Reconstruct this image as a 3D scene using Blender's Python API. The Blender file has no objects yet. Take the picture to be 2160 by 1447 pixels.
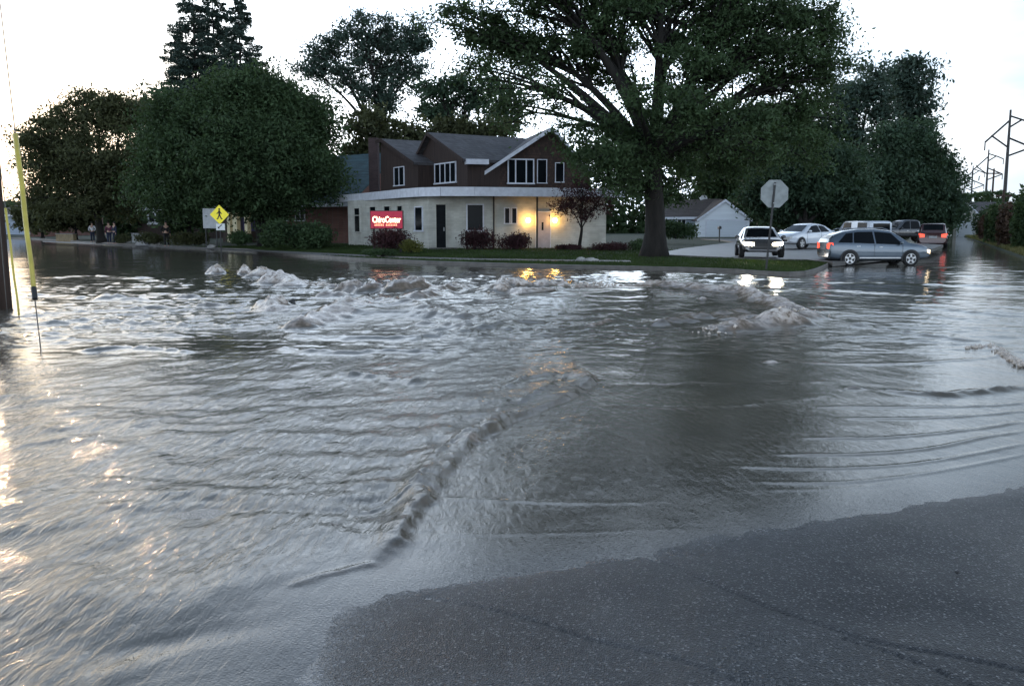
import bpy, math, random
import numpy as np
from mathutils import Vector
from math import sin, cos, pi, radians, atan, sqrt
random.seed(7); RNG = np.random.default_rng(11)
scene = bpy.context.scene
COL = scene.collection

# ------------------------------------------------------------------ camera
F = 1870.0; CX, CY = 1080.0, 723.5; HORIZON = 476.0; EYE = 1.6
PITCH = atan((CY-HORIZON)/F)
cam = bpy.data.cameras.new('camera'); camo = bpy.data.objects.new('camera', cam); COL.objects.link(camo)
camo.location = (0, 0, EYE); camo.rotation_euler = (pi/2-PITCH, 0, 0)
cam.sensor_width = 36; cam.lens = 36*F/2160; cam.clip_end = 3000; cam.clip_start = 0.05
scene.camera = camo

# ------------------------------------------------------------------ sky, sun, exposure
SUN_EL, SUN_AZ = radians(3.0), radians(-31)      # low behind the trees on the left
world = bpy.data.worlds.new('World'); scene.world = world; world.use_nodes = True
wn, wl = world.node_tree.nodes, world.node_tree.links
bg = wn['Background']; bg.inputs[1].default_value = 0.15
sky = wn.new('ShaderNodeTexSky'); sky.sky_type = 'NISHITA'; sky.sun_disc = False
sky.sun_elevation = SUN_EL; sky.sun_rotation = SUN_AZ; sky.air_density = 1.0; sky.dust_density = 3.0; sky.ozone_density = 2.0
tc = wn.new('ShaderNodeTexCoord'); mp = wn.new('ShaderNodeMapping'); mp.inputs['Scale'].default_value = (1.2, 1.2, 6.0)
nz = wn.new('ShaderNodeTexNoise'); nz.inputs['Scale'].default_value = 1.6; nz.inputs['Detail'].default_value = 5; nz.inputs['Roughness'].default_value = .55
wl.new(tc.outputs['Generated'], mp.inputs[0]); wl.new(mp.outputs[0], nz.inputs['Vector'])
rp = wn.new('ShaderNodeValToRGB'); rp.color_ramp.elements[0].position = .3; rp.color_ramp.elements[1].position = .72
rp.color_ramp.elements[0].color = (.44, .57, .72, 1); rp.color_ramp.elements[1].color = (.98, 1.04, 1.10, 1)
wl.new(nz.outputs[0], rp.inputs[0])
# a thin bright cloud veil: brightest low down, bluer and darker overhead
sxz = wn.new('ShaderNodeSeparateXYZ'); wl.new(tc.outputs['Generated'], sxz.inputs[0])
vr = wn.new('ShaderNodeValToRGB'); ve = vr.color_ramp.elements; ve[0].position = 0; ve[0].color = (1, .98, .96, 1); ve[1].position = 1; ve[1].color = (.05, .07, .10, 1)
vx = ve.new(.22); vx.color = (.92, .95, .98, 1); vx = ve.new(.5); vx.color = (.28, .32, .38, 1); wl.new(sxz.outputs[2], vr.inputs[0])
vm = wn.new('ShaderNodeVectorMath'); vm.operation = 'MULTIPLY'; wl.new(rp.outputs[0], vm.inputs[0]); wl.new(vr.outputs[0], vm.inputs[1])
vs = wn.new('ShaderNodeVectorMath'); vs.operation = 'SCALE'; wl.new(vm.outputs[0], vs.inputs[0])
# the veil is brighter towards the sunset
dt = wn.new('ShaderNodeVectorMath'); dt.operation = 'DOT_PRODUCT'; wl.new(tc.outputs['Generated'], dt.inputs[0]); dt.inputs[1].default_value = (sin(SUN_AZ), cos(SUN_AZ), .25)
dm = wn.new('ShaderNodeValToRGB'); de = dm.color_ramp.elements; dm.color_ramp.interpolation = 'EASE'
de[0].position = .0; de[0].color = (.50, .50, .50, 1); de[1].position = 1; de[1].color = (.74, .74, .74, 1)
for p_, c_ in ((.45, .40), (.72, .18), (.81, .34), (.91, .80)): q_ = de.new(p_); q_.color = (c_, c_, c_, 1)
dh = wn.new('ShaderNodeMath'); dh.operation = 'MULTIPLY_ADD'; dh.inputs[1].default_value = .5; dh.inputs[2].default_value = .5; wl.new(dt.outputs['Value'], dh.inputs[0]); wl.new(dh.outputs[0], dm.inputs[0])
d3 = wn.new('ShaderNodeMath'); d3.operation = 'MULTIPLY'; d3.inputs[1].default_value = 28.0; wl.new(dm.outputs[0], d3.inputs[0]); wl.new(d3.outputs[0], vs.inputs['Scale'])
# and warm close round the setting sun
dw = wn.new('ShaderNodeVectorMath'); dw.operation = 'DOT_PRODUCT'; wl.new(tc.outputs['Generated'], dw.inputs[0]); dw.inputs[1].default_value = (sin(SUN_AZ), cos(SUN_AZ), .03)
wr_ = wn.new('ShaderNodeValToRGB'); we_ = wr_.color_ramp.elements; we_[0].position = .93; we_[0].color = (1, 1, 1, 1); we_[1].position = 1; we_[1].color = (1, .80, .58, 1); wl.new(dw.outputs['Value'], wr_.inputs[0])
vw = wn.new('ShaderNodeVectorMath'); vw.operation = 'MULTIPLY'; wl.new(vs.outputs[0], vw.inputs[0]); wl.new(wr_.outputs[0], vw.inputs[1])
mx = wn.new('ShaderNodeMixRGB'); mx.inputs[0].default_value = .80
wl.new(sky.outputs[0], mx.inputs[1]); wl.new(vw.outputs[0], mx.inputs[2]); wl.new(mx.outputs[0], bg.inputs[0])
sl = bpy.data.lights.new('sun', 'SUN'); sl.energy = 0.12; sl.angle = radians(0.5); sl.color = (1, .62, .35)
so = bpy.data.objects.new('sun', sl); COL.objects.link(so)
sd = Vector((sin(SUN_AZ)*cos(SUN_EL), cos(SUN_AZ)*cos(SUN_EL), sin(SUN_EL)))
so.rotation_euler = sd.to_track_quat('Z', 'Y').to_euler()
scene.view_settings.view_transform = 'Standard'; scene.view_settings.look = 'None'
scene.view_settings.gamma = 1; scene.view_settings.exposure = 0.8
scene.cycles.max_bounces = 6; scene.cycles.diffuse_bounces = 2; scene.cycles.glossy_bounces = 4
scene.cycles.sample_clamp_indirect = 4

# ------------------------------------------------------------------ pixel -> world helpers (pixels of the 2160 px photograph)
SP, CP = sin(PITCH), cos(PITCH)
def ray(px, py):
    a, b = (px-CX)/F, -(py-CY)/F
    return Vector((a, CP+b*SP, -SP+b*CP))
def g(px, py, z=0.0):
    d = ray(px, py); t = (z-EYE)/d.z
    return Vector((d.x*t, d.y*t, z))
def at(px, py, Y):
    d = ray(px, py); t = Y/d.y
    return Vector((d.x*t, Y, EYE+d.z*t))
def m_px(n, Y): return n*Y/F

# ------------------------------------------------------------------ object helpers
def tag(o, label=None, cat=None, group=None, kind=None):
    if label: o['label'] = label
    if cat: o['category'] = cat
    if group: o['group'] = group
    if kind: o['kind'] = kind
    return o
def empty(name, loc, label, cat, group=None, rz=0):
    o = bpy.data.objects.new(name, None); COL.objects.link(o); o.location = loc; o.rotation_euler = (0, 0, rz)
    o.empty_display_size = .3
    return tag(o, label, cat, group)
class MB:
    def __init__(s): s.v = []; s.f = []
    def quad(s, a, b, c, d):
        n = len(s.v); s.v += [tuple(a), tuple(b), tuple(c), tuple(d)]; s.f.append((n, n+1, n+2, n+3)); return s
    def poly(s, pts):
        n = len(s.v); s.v += [tuple(p) for p in pts]; s.f.append(tuple(range(n, n+len(pts)))); return s
    def box(s, x0, x1, y0, y1, z0, z1):
        return s.hexa([(x0,y0,z0),(x1,y0,z0),(x1,y1,z0),(x0,y1,z0),(x0,y0,z1),(x1,y0,z1),(x1,y1,z1),(x0,y1,z1)])
    def hexa(s, p):
        n = len(s.v); s.v += [tuple(q) for q in p]
        for q in ((0,3,2,1),(4,5,6,7),(0,1,5,4),(1,2,6,5),(2,3,7,6),(3,0,4,7)): s.f.append(tuple(n+i for i in q))
        return s
    def prism(s, pts, ext):
        """polygon pts (3d) extruded by vector ext"""
        n = len(s.v); k = len(pts); e = Vector(ext)
        s.v += [tuple(p) for p in pts] + [tuple(Vector(p)+e) for p in pts]
        s.f.append(tuple(range(n, n+k))); s.f.append(tuple(range(n+2*k-1, n+k-1, -1)))
        for i in range(k):
            j = (i+1) % k; s.f.append((n+i, n+k+i, n+k+j, n+j))
        return s
    def tube(s, pts, rad, n=6, cap=True):
        pts = [Vector(p) for p in pts]
        if not hasattr(rad, '__len__'): rad = [rad]*len(pts)
        b = len(s.v)
        for i, p in enumerate(pts):
            t = (pts[min(i+1, len(pts)-1)]-pts[max(i-1, 0)])
            t = t.normalized() if t.length > 1e-9 else Vector((0, 0, 1))
            a = t.cross(Vector((0, 0, 1)) if abs(t.z) < .9 else Vector((1, 0, 0))).normalized(); c = t.cross(a)
            for k in range(n):
                w = 2*pi*k/n; s.v.append(tuple(p+(a*cos(w)+c*sin(w))*rad[i]))
        for i in range(len(pts)-1):
            for k in range(n):
                q = (k+1) % n
                s.f.append((b+i*n+k, b+i*n+q, b+(i+1)*n+q, b+(i+1)*n+k))
        if cap:
            s.f.append(tuple(b+k for k in reversed(range(n)))); s.f.append(tuple(b+(len(pts)-1)*n+k for k in range(n)))
        return s
    def ball(s, c, r, sq=(1, 1, 1), n=8, m=6):
        b = len(s.v); c = Vector(c)
        for i in range(m+1):
            th = pi*i/m
            for k in range(n):
                w = 2*pi*k/n
                s.v.append((c.x+r*sq[0]*sin(th)*cos(w), c.y+r*sq[1]*sin(th)*sin(w), c.z+r*sq[2]*cos(th)))
        for i in range(m):
            for k in range(n):
                q = (k+1) % n
                s.f.append((b+i*n+k, b+(i+1)*n+k, b+(i+1)*n+q, b+i*n+q))
        return s
    def build(s, name, mat, parent=None, smooth=False, bevel=0):
        me = bpy.data.meshes.new(name); me.from_pydata(s.v, [], s.f); me.update()
        if mat: me.materials.append(mat)
        if smooth: me.polygons.foreach_set('use_smooth', [True]*len(me.polygons))
        o = bpy.data.objects.new(name, me); COL.objects.link(o)
        if parent:
            o.parent = parent
        if bevel:
            b = o.modifiers.new('bevel', 'BEVEL'); b.width = bevel; b.segments = 2
        return o
def child_world(o, parent):
    """a mesh built in world coordinates becomes a part of parent"""
    loc = Vector(parent.location); rz = parent.rotation_euler.z
    c, s_ = cos(-rz), sin(-rz)
    me = o.data; n = len(me.vertices); a = np.empty(n*3, np.float32); me.vertices.foreach_get('co', a); a = a.reshape(-1, 3)
    a = a-np.array(loc, np.float32); x = a[:, 0]*c-a[:, 1]*s_; y = a[:, 0]*s_+a[:, 1]*c
    a[:, 0] = x; a[:, 1] = y; me.vertices.foreach_set('co', a.ravel()); me.update(); o.parent = parent
    return o
def np_mesh(name, V, Fq, mat, smooth=False, parent=None):
    """fast mesh; Fq is (n,k) array"""
    me = bpy.data.meshes.new(name); k = Fq.shape[1]
    me.vertices.add(len(V)); me.vertices.foreach_set('co', V.astype(np.float32).ravel())
    me.loops.add(Fq.size); me.loops.foreach_set('vertex_index', Fq.astype(np.int32).ravel())
    me.polygons.add(len(Fq)); me.polygons.foreach_set('loop_start', np.arange(0, Fq.size, k, dtype=np.int32))
    me.polygons.foreach_set('loop_total', np.full(len(Fq), k, np.int32))
    if smooth: me.polygons.foreach_set('use_smooth', np.ones(len(Fq), bool))
    me.update(calc_edges=True); me.materials.append(mat)
    o = bpy.data.objects.new(name, me); COL.objects.link(o)
    if parent: o.parent = parent
    return o

# ------------------------------------------------------------------ materials
def mat(name, col, rough=.7, var=.25, scale=3.0, bump=0.0, bscale=20.0, metal=0.0, emit=None, spec=.5, coat=0.0, stretch=None):
    m = bpy.data.materials.new(name); m.use_nodes = True; n, l = m.node_tree.nodes, m.node_tree.links
    p = n['Principled BSDF']; p.inputs['Roughness'].default_value = rough; p.inputs['Metallic'].default_value = metal
    p.inputs['Specular IOR Level'].default_value = spec; p.inputs['Coat Weight'].default_value = coat; p.inputs['Coat Roughness'].default_value = .05
    t = n.new('ShaderNodeTexCoord'); src = t.outputs['Object']
    if stretch:
        q = n.new('ShaderNodeMapping'); q.inputs['Scale'].default_value = stretch; l.new(src, q.inputs[0]); src = q.outputs[0]
    z = n.new('ShaderNodeTexNoise'); z.inputs['Scale'].default_value = scale; z.inputs['Detail'].default_value = 5; l.new(src, z.inputs['Vector'])
    r = n.new('ShaderNodeValToRGB'); r.color_ramp.elements[0].position = .3; r.color_ramp.elements[1].position = .7
    lo = [c*(1-var) for c in col]; hi = [min(1, c*(1+var)) for c in col]
    r.color_ramp.elements[0].color = (*lo, 1); r.color_ramp.elements[1].color = (*hi, 1)
    l.new(z.outputs[0], r.inputs[0]); l.new(r.outputs[0], p.inputs['Base Color'])
    if bump:
        b = n.new('ShaderNodeBump'); b.inputs['Strength'].default_value = min(1, bump); b.inputs['Distance'].default_value = .02
        z2 = n.new('ShaderNodeTexNoise'); z2.inputs['Scale'].default_value = bscale; z2.inputs['Detail'].default_value = 4; l.new(src, z2.inputs['Vector'])
        l.new(z2.outputs[0], b.inputs['Height']); l.new(b.outputs[0], p.inputs['Normal'])
    if emit:
        p.inputs['Emission Color'].default_value = (*emit[0], 1); p.inputs['Emission Strength'].default_value = emit[1]
    return m
def brick_mat(name, col, mortar, sx=.4, sy=.1, bump=.6, var=.15, rough=.8):
    m = mat(name, col, rough, var, 2.0); n, l = m.node_tree.nodes, m.node_tree.links; p = n['Principled BSDF']
    t = n.new('ShaderNodeTexCoord'); s_ = n.new('ShaderNodeSeparateXYZ'); c = n.new('ShaderNodeCombineXYZ'); l.new(t.outputs['Object'], s_.inputs[0])
    ad = n.new('ShaderNodeMath'); ad.operation = 'ADD'; l.new(s_.outputs[0], ad.inputs[0]); l.new(s_.outputs[1], ad.inputs[1])
    l.new(ad.outputs[0], c.inputs[0]); l.new(s_.outputs[2], c.inputs[1])
    b = n.new('ShaderNodeTexBrick'); b.inputs['Scale'].default_value = 1; b.inputs['Brick Width'].default_value = sx; b.inputs['Row Height'].default_value = sy
    b.inputs['Mortar Size'].default_value = .008; b.inputs['Mortar Smooth'].default_value = .3; b.inputs['Bias'].default_value = 0
    b.inputs['Color1'].default_value = (*[c_*(1-var) for c_ in col], 1); b.inputs['Color2'].default_value = (*[min(1, c_*(1+var)) for c_ in col], 1)
    b.inputs['Mortar'].default_value = (*mortar, 1); l.new(c.outputs[0], b.inputs['Vector'])
    mxx = n.new('ShaderNodeMixRGB'); mxx.blend_type = 'MULTIPLY'; mxx.inputs[0].default_value = .5
    zz = n.new('ShaderNodeTexNoise'); zz.inputs['Scale'].default_value = 1.3; zz.inputs['Detail'].default_value = 6; l.new(t.outputs['Object'], zz.inputs['Vector'])
    rr = n.new('ShaderNodeValToRGB'); rr.color_ramp.elements[0].position = .35; rr.color_ramp.elements[0].color = (.55, .52, .48, 1); rr.color_ramp.elements[1].position = .6; l.new(zz.outputs[0], rr.inputs[0])
    l.new(b.outputs['Color'], mxx.inputs[1]); l.new(rr.outputs[0], mxx.inputs[2]); l.new(mxx.outputs[0], p.inputs['Base Color'])
    bp = n.new('ShaderNodeBump'); bp.inputs['Strength'].default_value = bump; bp.inputs['Distance'].default_value = .01; bp.invert = True
    l.new(b.outputs['Fac'], bp.inputs['Height']); l.new(bp.outputs[0], p.inputs['Normal'])
    return m
def leaf_mat(name, col, var=.45, scale=.6):
    m = mat(name, col, .65, var, scale, spec=.25); n, l = m.node_tree.nodes, m.node_tree.links
    p = n['Principled BSDF']; out = n['Material Output']
    tr = n.new('ShaderNodeBsdfTranslucent'); tr.inputs[0].default_value = (col[0]*1.6, col[1]*1.5, col[2]*.8, 1)
    ms = n.new('ShaderNodeMixShader'); ms.inputs[0].default_value = .22
    l.new(p.outputs[0], ms.inputs[1]); l.new(tr.outputs[0], ms.inputs[2]); l.new(ms.outputs[0], out.inputs[0])
    return m
M = {}
M['leaf'] = leaf_mat('leaf_dark_green', (.046, .078, .034))
M['leaf2'] = leaf_mat('leaf_mid_green', (.042, .074, .044))
M['leaf3'] = leaf_mat('leaf_olive', (.066, .074, .034))
M['leaf_blue'] = leaf_mat('leaf_blue_green', (.046, .074, .058))
M['needle'] = leaf_mat('needle_blue_green', (.042, .066, .056))
M['leaf_red'] = leaf_mat('leaf_purple', (.050, .022, .026))
M['leaf_brown'] = leaf_mat('leaf_brown', (.085, .055, .040))
M['leaf_yellow'] = leaf_mat('leaf_yellow_green', (.11, .12, .03))
M['bark'] = mat('bark', (.014, .012, .010), .95, .4, 6, .8, 25, stretch=(1, 1, .25))
M['bark_grey'] = mat('bark_grey', (.05, .045, .042), .95, .4, 6, .8, 25, stretch=(1, 1, .25))
M['white_brick'] = brick_mat('white_painted_brick', (.54, .54, .49), (.46, .46, .42), .4, .1, .25, .08)
M['red_brick'] = brick_mat('red_brick', (.17, .07, .055), (.15, .12, .10), .22, .075)
M['shingle_wall'] = brick_mat('brown_shingle_wall', (.05, .028, .020), (.02, .012, .01), .16, .15, 1, .35)
M['board_wall'] = mat('brown_board_wall', (.036, .022, .018), .85, .35, 3, .8, 9, stretch=(4, 4, .25))
M['roof'] = brick_mat('grey_shingle_roof', (.085, .08, .085), (.04, .04, .04), .3, .14, .8, .22)
M['roof_teal'] = brick_mat('teal_shingle_roof', (.038, .085, .10), (.02, .04, .05), .3, .14, .8, .2)
M['roof_brown'] = brick_mat('brown_shingle_roof', (.07, .055, .05), (.03, .03, .03), .3, .14, .8, .2)
M['white_trim'] = mat('white_trim_paint', (.62, .64, .70), .5, .12, 4, .1, 12)
M['white_siding'] = mat('white_siding', (.72, .76, .80), .6, .1, 3, .6, 7, stretch=(.05, .05, 1))
M['cream_siding'] = mat('cream_siding', (.38, .38, .34), .6, .12, 3, .6, 7, stretch=(.05, .05, 1))
M['blue_siding'] = mat('pale_blue_siding', (.30, .36, .45), .6, .1, 3, .6, 7, stretch=(.05, .05, 1))
M['glass'] = mat('dark_window_glass', (.006, .008, .010), .12, .3, 1, spec=.1)
M['door_dark'] = mat('dark_door', (.008, .010, .012), .4, .3, 4, spec=.05)
M['door_pink'] = mat('pale_door', (.42, .38, .40), .5, .12, 4)
M['garage_door'] = mat('garage_door', (.62, .67, .72), .5, .08, 3, .7, 6, stretch=(.05, .05, 1.4))
M['steel'] = mat('galvanised_steel', (.30, .32, .33), .45, .2, 8, metal=.7)
M['sign_back'] = mat('bare_sign_back', (.27, .29, .29), .55, .18, 6, .1, 10, metal=.2)
M['dark_metal'] = mat('dark_metal', (.03, .03, .03), .6, .3, 6)
M['black'] = mat('black_plastic', (.012, .012, .013), .5, .3, 6)
M['rubber'] = mat('tyre_rubber', (.015, .015, .016), .8, .2, 20)
M['rim'] = mat('alloy_rim', (.45, .46, .48), .3, .1, 10, metal=.9)
M['wood_pole'] = mat('weathered_pole_wood', (.055, .035, .028), .95, .4, 6, 1, 30, stretch=(1, 1, .08))
M['yellow_guard'] = mat('yellow_guard_plastic', (.55, .45, .09), .5, .15, 5)
M['wire'] = mat('guy_wire', (.12, .11, .10), .5, .2, 10, metal=.5)
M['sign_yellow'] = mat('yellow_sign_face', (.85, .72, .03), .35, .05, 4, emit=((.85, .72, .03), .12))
M['sign_black'] = mat('black_sign_ink', (.01, .01, .01), .5, .1, 4)
M['sign_white'] = mat('white_sign_board', (.40, .41, .42), .6, .12, 6)
M['concrete'] = mat('wet_concrete', (.11, .105, .10), .5, .18, 2.5, .3, 30)
M['kerb'] = mat('kerb_concrete', (.12, .11, .10), .6, .3, 3, .4, 30)
M['rock'] = mat('pale_rock', (.35, .34, .33), .8, .3, 5, .6, 10)
M['asphalt_chunk'] = mat('asphalt_lump', (.03, .03, .032), .5, .4, 10, .8, 20)
M['lawn'] = mat('lawn_soil', (.022, .034, .014), .95, .4, 1.2, .8, 30)
M['grass'] = leaf_mat('grass_blades', (.032, .056, .014), .45, .5)
M['grass_dry'] = leaf_mat('dry_grass_blades', (.12, .12, .05), .4, .5)
M['skin'] = mat('skin', (.42, .26, .19), .6, .1, 5)
M['white_cloth'] = mat('white_cloth', (.60, .60, .62), .8, .1, 5)
M['navy_cloth'] = mat('navy_cloth', (.02, .025, .05), .9, .2, 5)
M['maroon_cloth'] = mat('maroon_cloth', (.10, .03, .05), .9, .2, 5)
M['black_cloth'] = mat('black_cloth', (.012, .012, .013), .9, .2, 5)
M['hair'] = mat('dark_hair', (.02, .015, .01), .8, .2, 5)
M['paint_grey'] = mat('grey_car_paint', (.10, .13, .165), .25, .04, 2, metal=.4, coat=1)
M['paint_white'] = mat('white_car_paint', (.62, .66, .72), .25, .03, 2, coat=1)
M['paint_dark'] = mat('dark_car_paint', (.035, .037, .042), .25, .05, 2, metal=.3, coat=1)
M['paint_taupe'] = mat('taupe_car_paint', (.10, .10, .105), .25, .05, 2, metal=.4, coat=1)
M['paint_maroon'] = mat('maroon_car_paint', (.05, .012, .014), .25, .05, 2, metal=.3, coat=1)
M['headlight'] = mat('lit_headlight', (.9, .9, .85), .2, .02, 2, emit=((1, .90, .68), 28))
M['headlight_side'] = mat('lit_side_headlight', (.9, .8, .7), .2, .02, 2, emit=((1, .75, .45), 5))
M['lamp_off'] = mat('unlit_lens', (.5, .5, .5), .2, .05, 3)
M['amber'] = mat('lit_amber_lamp', (.9, .4, .1), .3, .02, 2, emit=((1, .35, .08), 4))
M['tail'] = mat('tail_lamp_lens', (.35, .03, .02), .2, .05, 3, emit=((1, .06, .03), .6))
M['tail_lit'] = mat('lit_tail_lamp', (.6, .03, .02), .2, .05, 3, emit=((1, .10, .05), .9))
M['lamp_glow'] = mat('lit_porch_globe', (1, .7, .3), .3, .02, 2, emit=((1, .52, .10), 30))
M['sign_red'] = mat('backlit_red_panel', (.16, .01, .03), .4, .25, 5, emit=((.40, .004, .035), .38))
M['sign_text'] = mat('backlit_lettering', (.9, .8, .6), .4, .05, 5, emit=((1, .72, .40), 3.0))
M['sign_text_red'] = mat('backlit_small_lettering', (.9, .3, .2), .4, .05, 5, emit=((1, .22, .12), 1.6))

# ------------------------------------------------------------------ numpy noise
_perm = np.random.default_rng(3).permutation(512).astype(np.int32); _perm = np.concatenate([_perm, _perm])
_gr = np.random.default_rng(4).normal(size=(512, 2)); _gr /= np.linalg.norm(_gr, axis=1)[:, None]
def perlin(x, y):
    xi = np.floor(x).astype(np.int64); yi = np.floor(y).astype(np.int64); xf = x-xi; yf = y-yi
    u = xf*xf*xf*(xf*(xf*6-15)+10); v = yf*yf*yf*(yf*(yf*6-15)+10)
    def gd(ix, iy, dx, dy):
        h = _perm[(_perm[ix & 511]+iy) & 511]; q = _gr[h]; return q[..., 0]*dx+q[..., 1]*dy
    a = gd(xi, yi, xf, yf); b = gd(xi+1, yi, xf-1, yf); c = gd(xi, yi+1, xf, yf-1); d = gd(xi+1, yi+1, xf-1, yf-1)
    return (a*(1-u)+b*u)*(1-v)+(c*(1-u)+d*u)*v
def fbm(x, y, o=3, gain=.5):
    s = 0; a = 1
    for i in range(o): s = s+a*perlin(x*2**i+17.3*i, y*2**i-9.1*i); a *= gain
    return s
def sstep(a, b, x):
    t = np.clip((x-a)/(b-a), 0, 1); return t*t*(3-2*t)
def pdist(X, Y, pts):
    """distance to a polyline, signed side (+ = left of its direction) and position 0..1 along it"""
    best = np.full(X.shape, 1e9); side = np.zeros(X.shape); par = np.zeros(X.shape)
    L = [0]
    for a, b in zip(pts[:-1], pts[1:]): L.append(L[-1]+sqrt((b[0]-a[0])**2+(b[1]-a[1])**2))
    for i, (a, b) in enumerate(zip(pts[:-1], pts[1:])):
        dx, dy = b[0]-a[0], b[1]-a[1]; l2 = dx*dx+dy*dy
        t = np.clip(((X-a[0])*dx+(Y-a[1])*dy)/l2, 0, 1); ex = X-a[0]-t*dx; ey = Y-a[1]-t*dy
        d = np.sqrt(ex*ex+ey*ey); m = d < best
        best = np.where(m, d, best); side = np.where(m, np.sign(dx*ey-dy*ex), side); par = np.where(m, (L[i]+t*sqrt(l2))/L[-1], par)
    return best, side, par
def gp(*pp): 
    out = []
    P = [g(a, b) for a, b in pp]
    # Catmull-Rom smoothing of the traced line
    for i in range(len(P)-1):
        p0, p1, p2, p3 = P[max(i-1, 0)], P[i], P[i+1], P[min(i+2, len(P)-1)]
        for k in range(4):
            t = k/4
            q = .5*((2*p1)+(-p0+p2)*t+(2*p0-5*p1+4*p2-p3)*t*t+(-p0+3*p1-3*p2+p3)*t**3)
            out.append((q.x, q.y))
    out.append((P[-1].x, P[-1].y)); return out

# ------------------------------------------------------------------ land shape
KPIX = [(-700, 503), (-200, 503), (20, 504), (100, 507), (180, 513), (300, 520), (420, 526), (520, 530), (600, 538), (680, 545), (760, 551), (900, 558), (1050, 563),
        (1200, 567.5), (1330, 570), (1450, 573), (1550, 577), (1620, 582), (1665, 584), (1700, 582), (1722, 576), (1740, 568), (1752, 561)]
KERB = [g(a, b) for a, b in KPIX]
ROAD_DIR = Vector((sin(radians(25.8)), cos(radians(25.8)), 0))
_kx = np.array([k.x for k in KERB]); _ky = np.array([k.y for k in KERB])
def landz(x, y):
    t = y-np.interp(x, np.maximum.accumulate(_kx), _ky)
    return .13+.21*float(sstep(0, 13, t))
def gl(px, py):
    """pixel on the land surface"""
    z = .3
    for _ in range(6):
        p = g(px, py, z); z = landz(p.x, p.y)
    return Vector((p.x, p.y, z))

# ------------------------------------------------------------------ ground sheet (the road bed and everything out to the horizon)
def fan(y0, y1, nr, nc, half, lateral_pad):
    yy = np.exp(np.linspace(np.log(y0), np.log(y1), nr)); uu = np.linspace(-1, 1, nc)
    Y = np.repeat(yy[:, None], nc, 1); X = uu[None, :]*(yy[:, None]*half+lateral_pad)
    idx = np.arange(nr*nc).reshape(nr, nc)
    Fq = np.stack([idx[:-1, :-1], idx[:-1, 1:], idx[1:, 1:], idx[1:, :-1]], -1).reshape(-1, 4)
    return X, Y, Fq
gnd = MB().box(-2500, 2500, -60, 2500, -.6, -.25).build('ground', M['lawn']); tag(gnd, kind='structure')

# road: wet asphalt that rises out of the water in the foreground
EDGE = gp((560, 1560), (600, 1447), (625, 1390), (665, 1310), (760, 1262), (850, 1243), (960, 1225), (1130, 1190), (1380, 1155), (1620, 1115), (1850, 1075), (2010, 1045), (2160, 1020), (2500, 970))
def asphalt_mat():
    m = mat('wet_asphalt', (.036, .036, .038), .35, .3, 60); n, l = m.node_tree.nodes, m.node_tree.links; p = n['Principled BSDF']
    t = n.new('ShaderNodeTexCoord')
    v = n.new('ShaderNodeTexVoronoi'); v.inputs['Scale'].default_value = 135; l.new(t.outputs['Object'], v.inputs['Vector'])
    r = n.new('ShaderNodeValToRGB'); e = r.color_ramp.elements
    e[0].position = 0; e[0].color = (.004, .005, .006, 1); e[1].position = 1; e[1].color = (.22, .22, .22, 1)
    x = e.new(.55); x.color = (.009, .012, .016, 1); x = e.new(.90); x.color = (.034, .039, .046, 1)
    sp = n.new('ShaderNodeSeparateColor'); l.new(v.outputs['Color'], sp.inputs[0]); l.new(sp.outputs[0], r.inputs[0])
    tar = n.new('ShaderNodeAttribute'); tar.attribute_name = 'tar'
    mm = n.new('ShaderNodeMixRGB'); l.new(tar.outputs['Fac'], mm.inputs[0]); l.new(r.outputs[0], mm.inputs[1]); mm.inputs[2].default_value = (.006, .006, .007, 1)
    l.new(mm.outputs[0], p.inputs['Base Color'])
    big = n.new('ShaderNodeTexNoise'); big.inputs['Scale'].default_value = .9; big.inputs['Detail'].default_value = 4; l.new(t.outputs['Object'], big.inputs['Vector'])
    rr = n.new('ShaderNodeMapRange'); rr.inputs[1].default_value = .35; rr.inputs[2].default_value = .65; rr.inputs[3].default_value = .34; rr.inputs[4].default_value = .60; l.new(big.outputs[0], rr.inputs[0])
    fl = n.new('ShaderNodeAttribute'); fl.attribute_name = 'film'; rm = n.new('ShaderNodeMix'); l.new(fl.outputs['Fac'], rm.inputs[0]); l.new(rr.outputs[0], rm.inputs[2]); rm.inputs[3].default_value = .13; l.new(rm.outputs[0], p.inputs['Roughness'])
    b = n.new('ShaderNodeBump'); b.inputs['Strength'].default_value = 1; b.inputs['Distance'].default_value = .005; l.new(v.outputs['Distance'], b.inputs['Height']); l.new(b.outputs[0], p.inputs['Normal'])
    bs = n.new('ShaderNodeMapRange'); bs.inputs[3].default_value = 1.0; bs.inputs[4].default_value = .22; l.new(fl.outputs['Fac'], bs.inputs[0]); l.new(bs.outputs[0], b.inputs['Strength'])
    return m
X, Y, Fq = fan(1.6, 16, 420, 520, .95, 1.0)
d, s, q = pdist(X, Y, EDGE)
sg = -s*d                         # positive on the dry side
Z = .011+.022*np.tanh(sg/.7)+.009*np.clip(sg, 0, 6)+.0055*fbm(X*1.6, Y*1.6, 3)+.0022*fbm(X*9, Y*9, 3)*sstep(.9, 0, np.abs(sg))
tar = np.zeros(X.shape)
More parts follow.
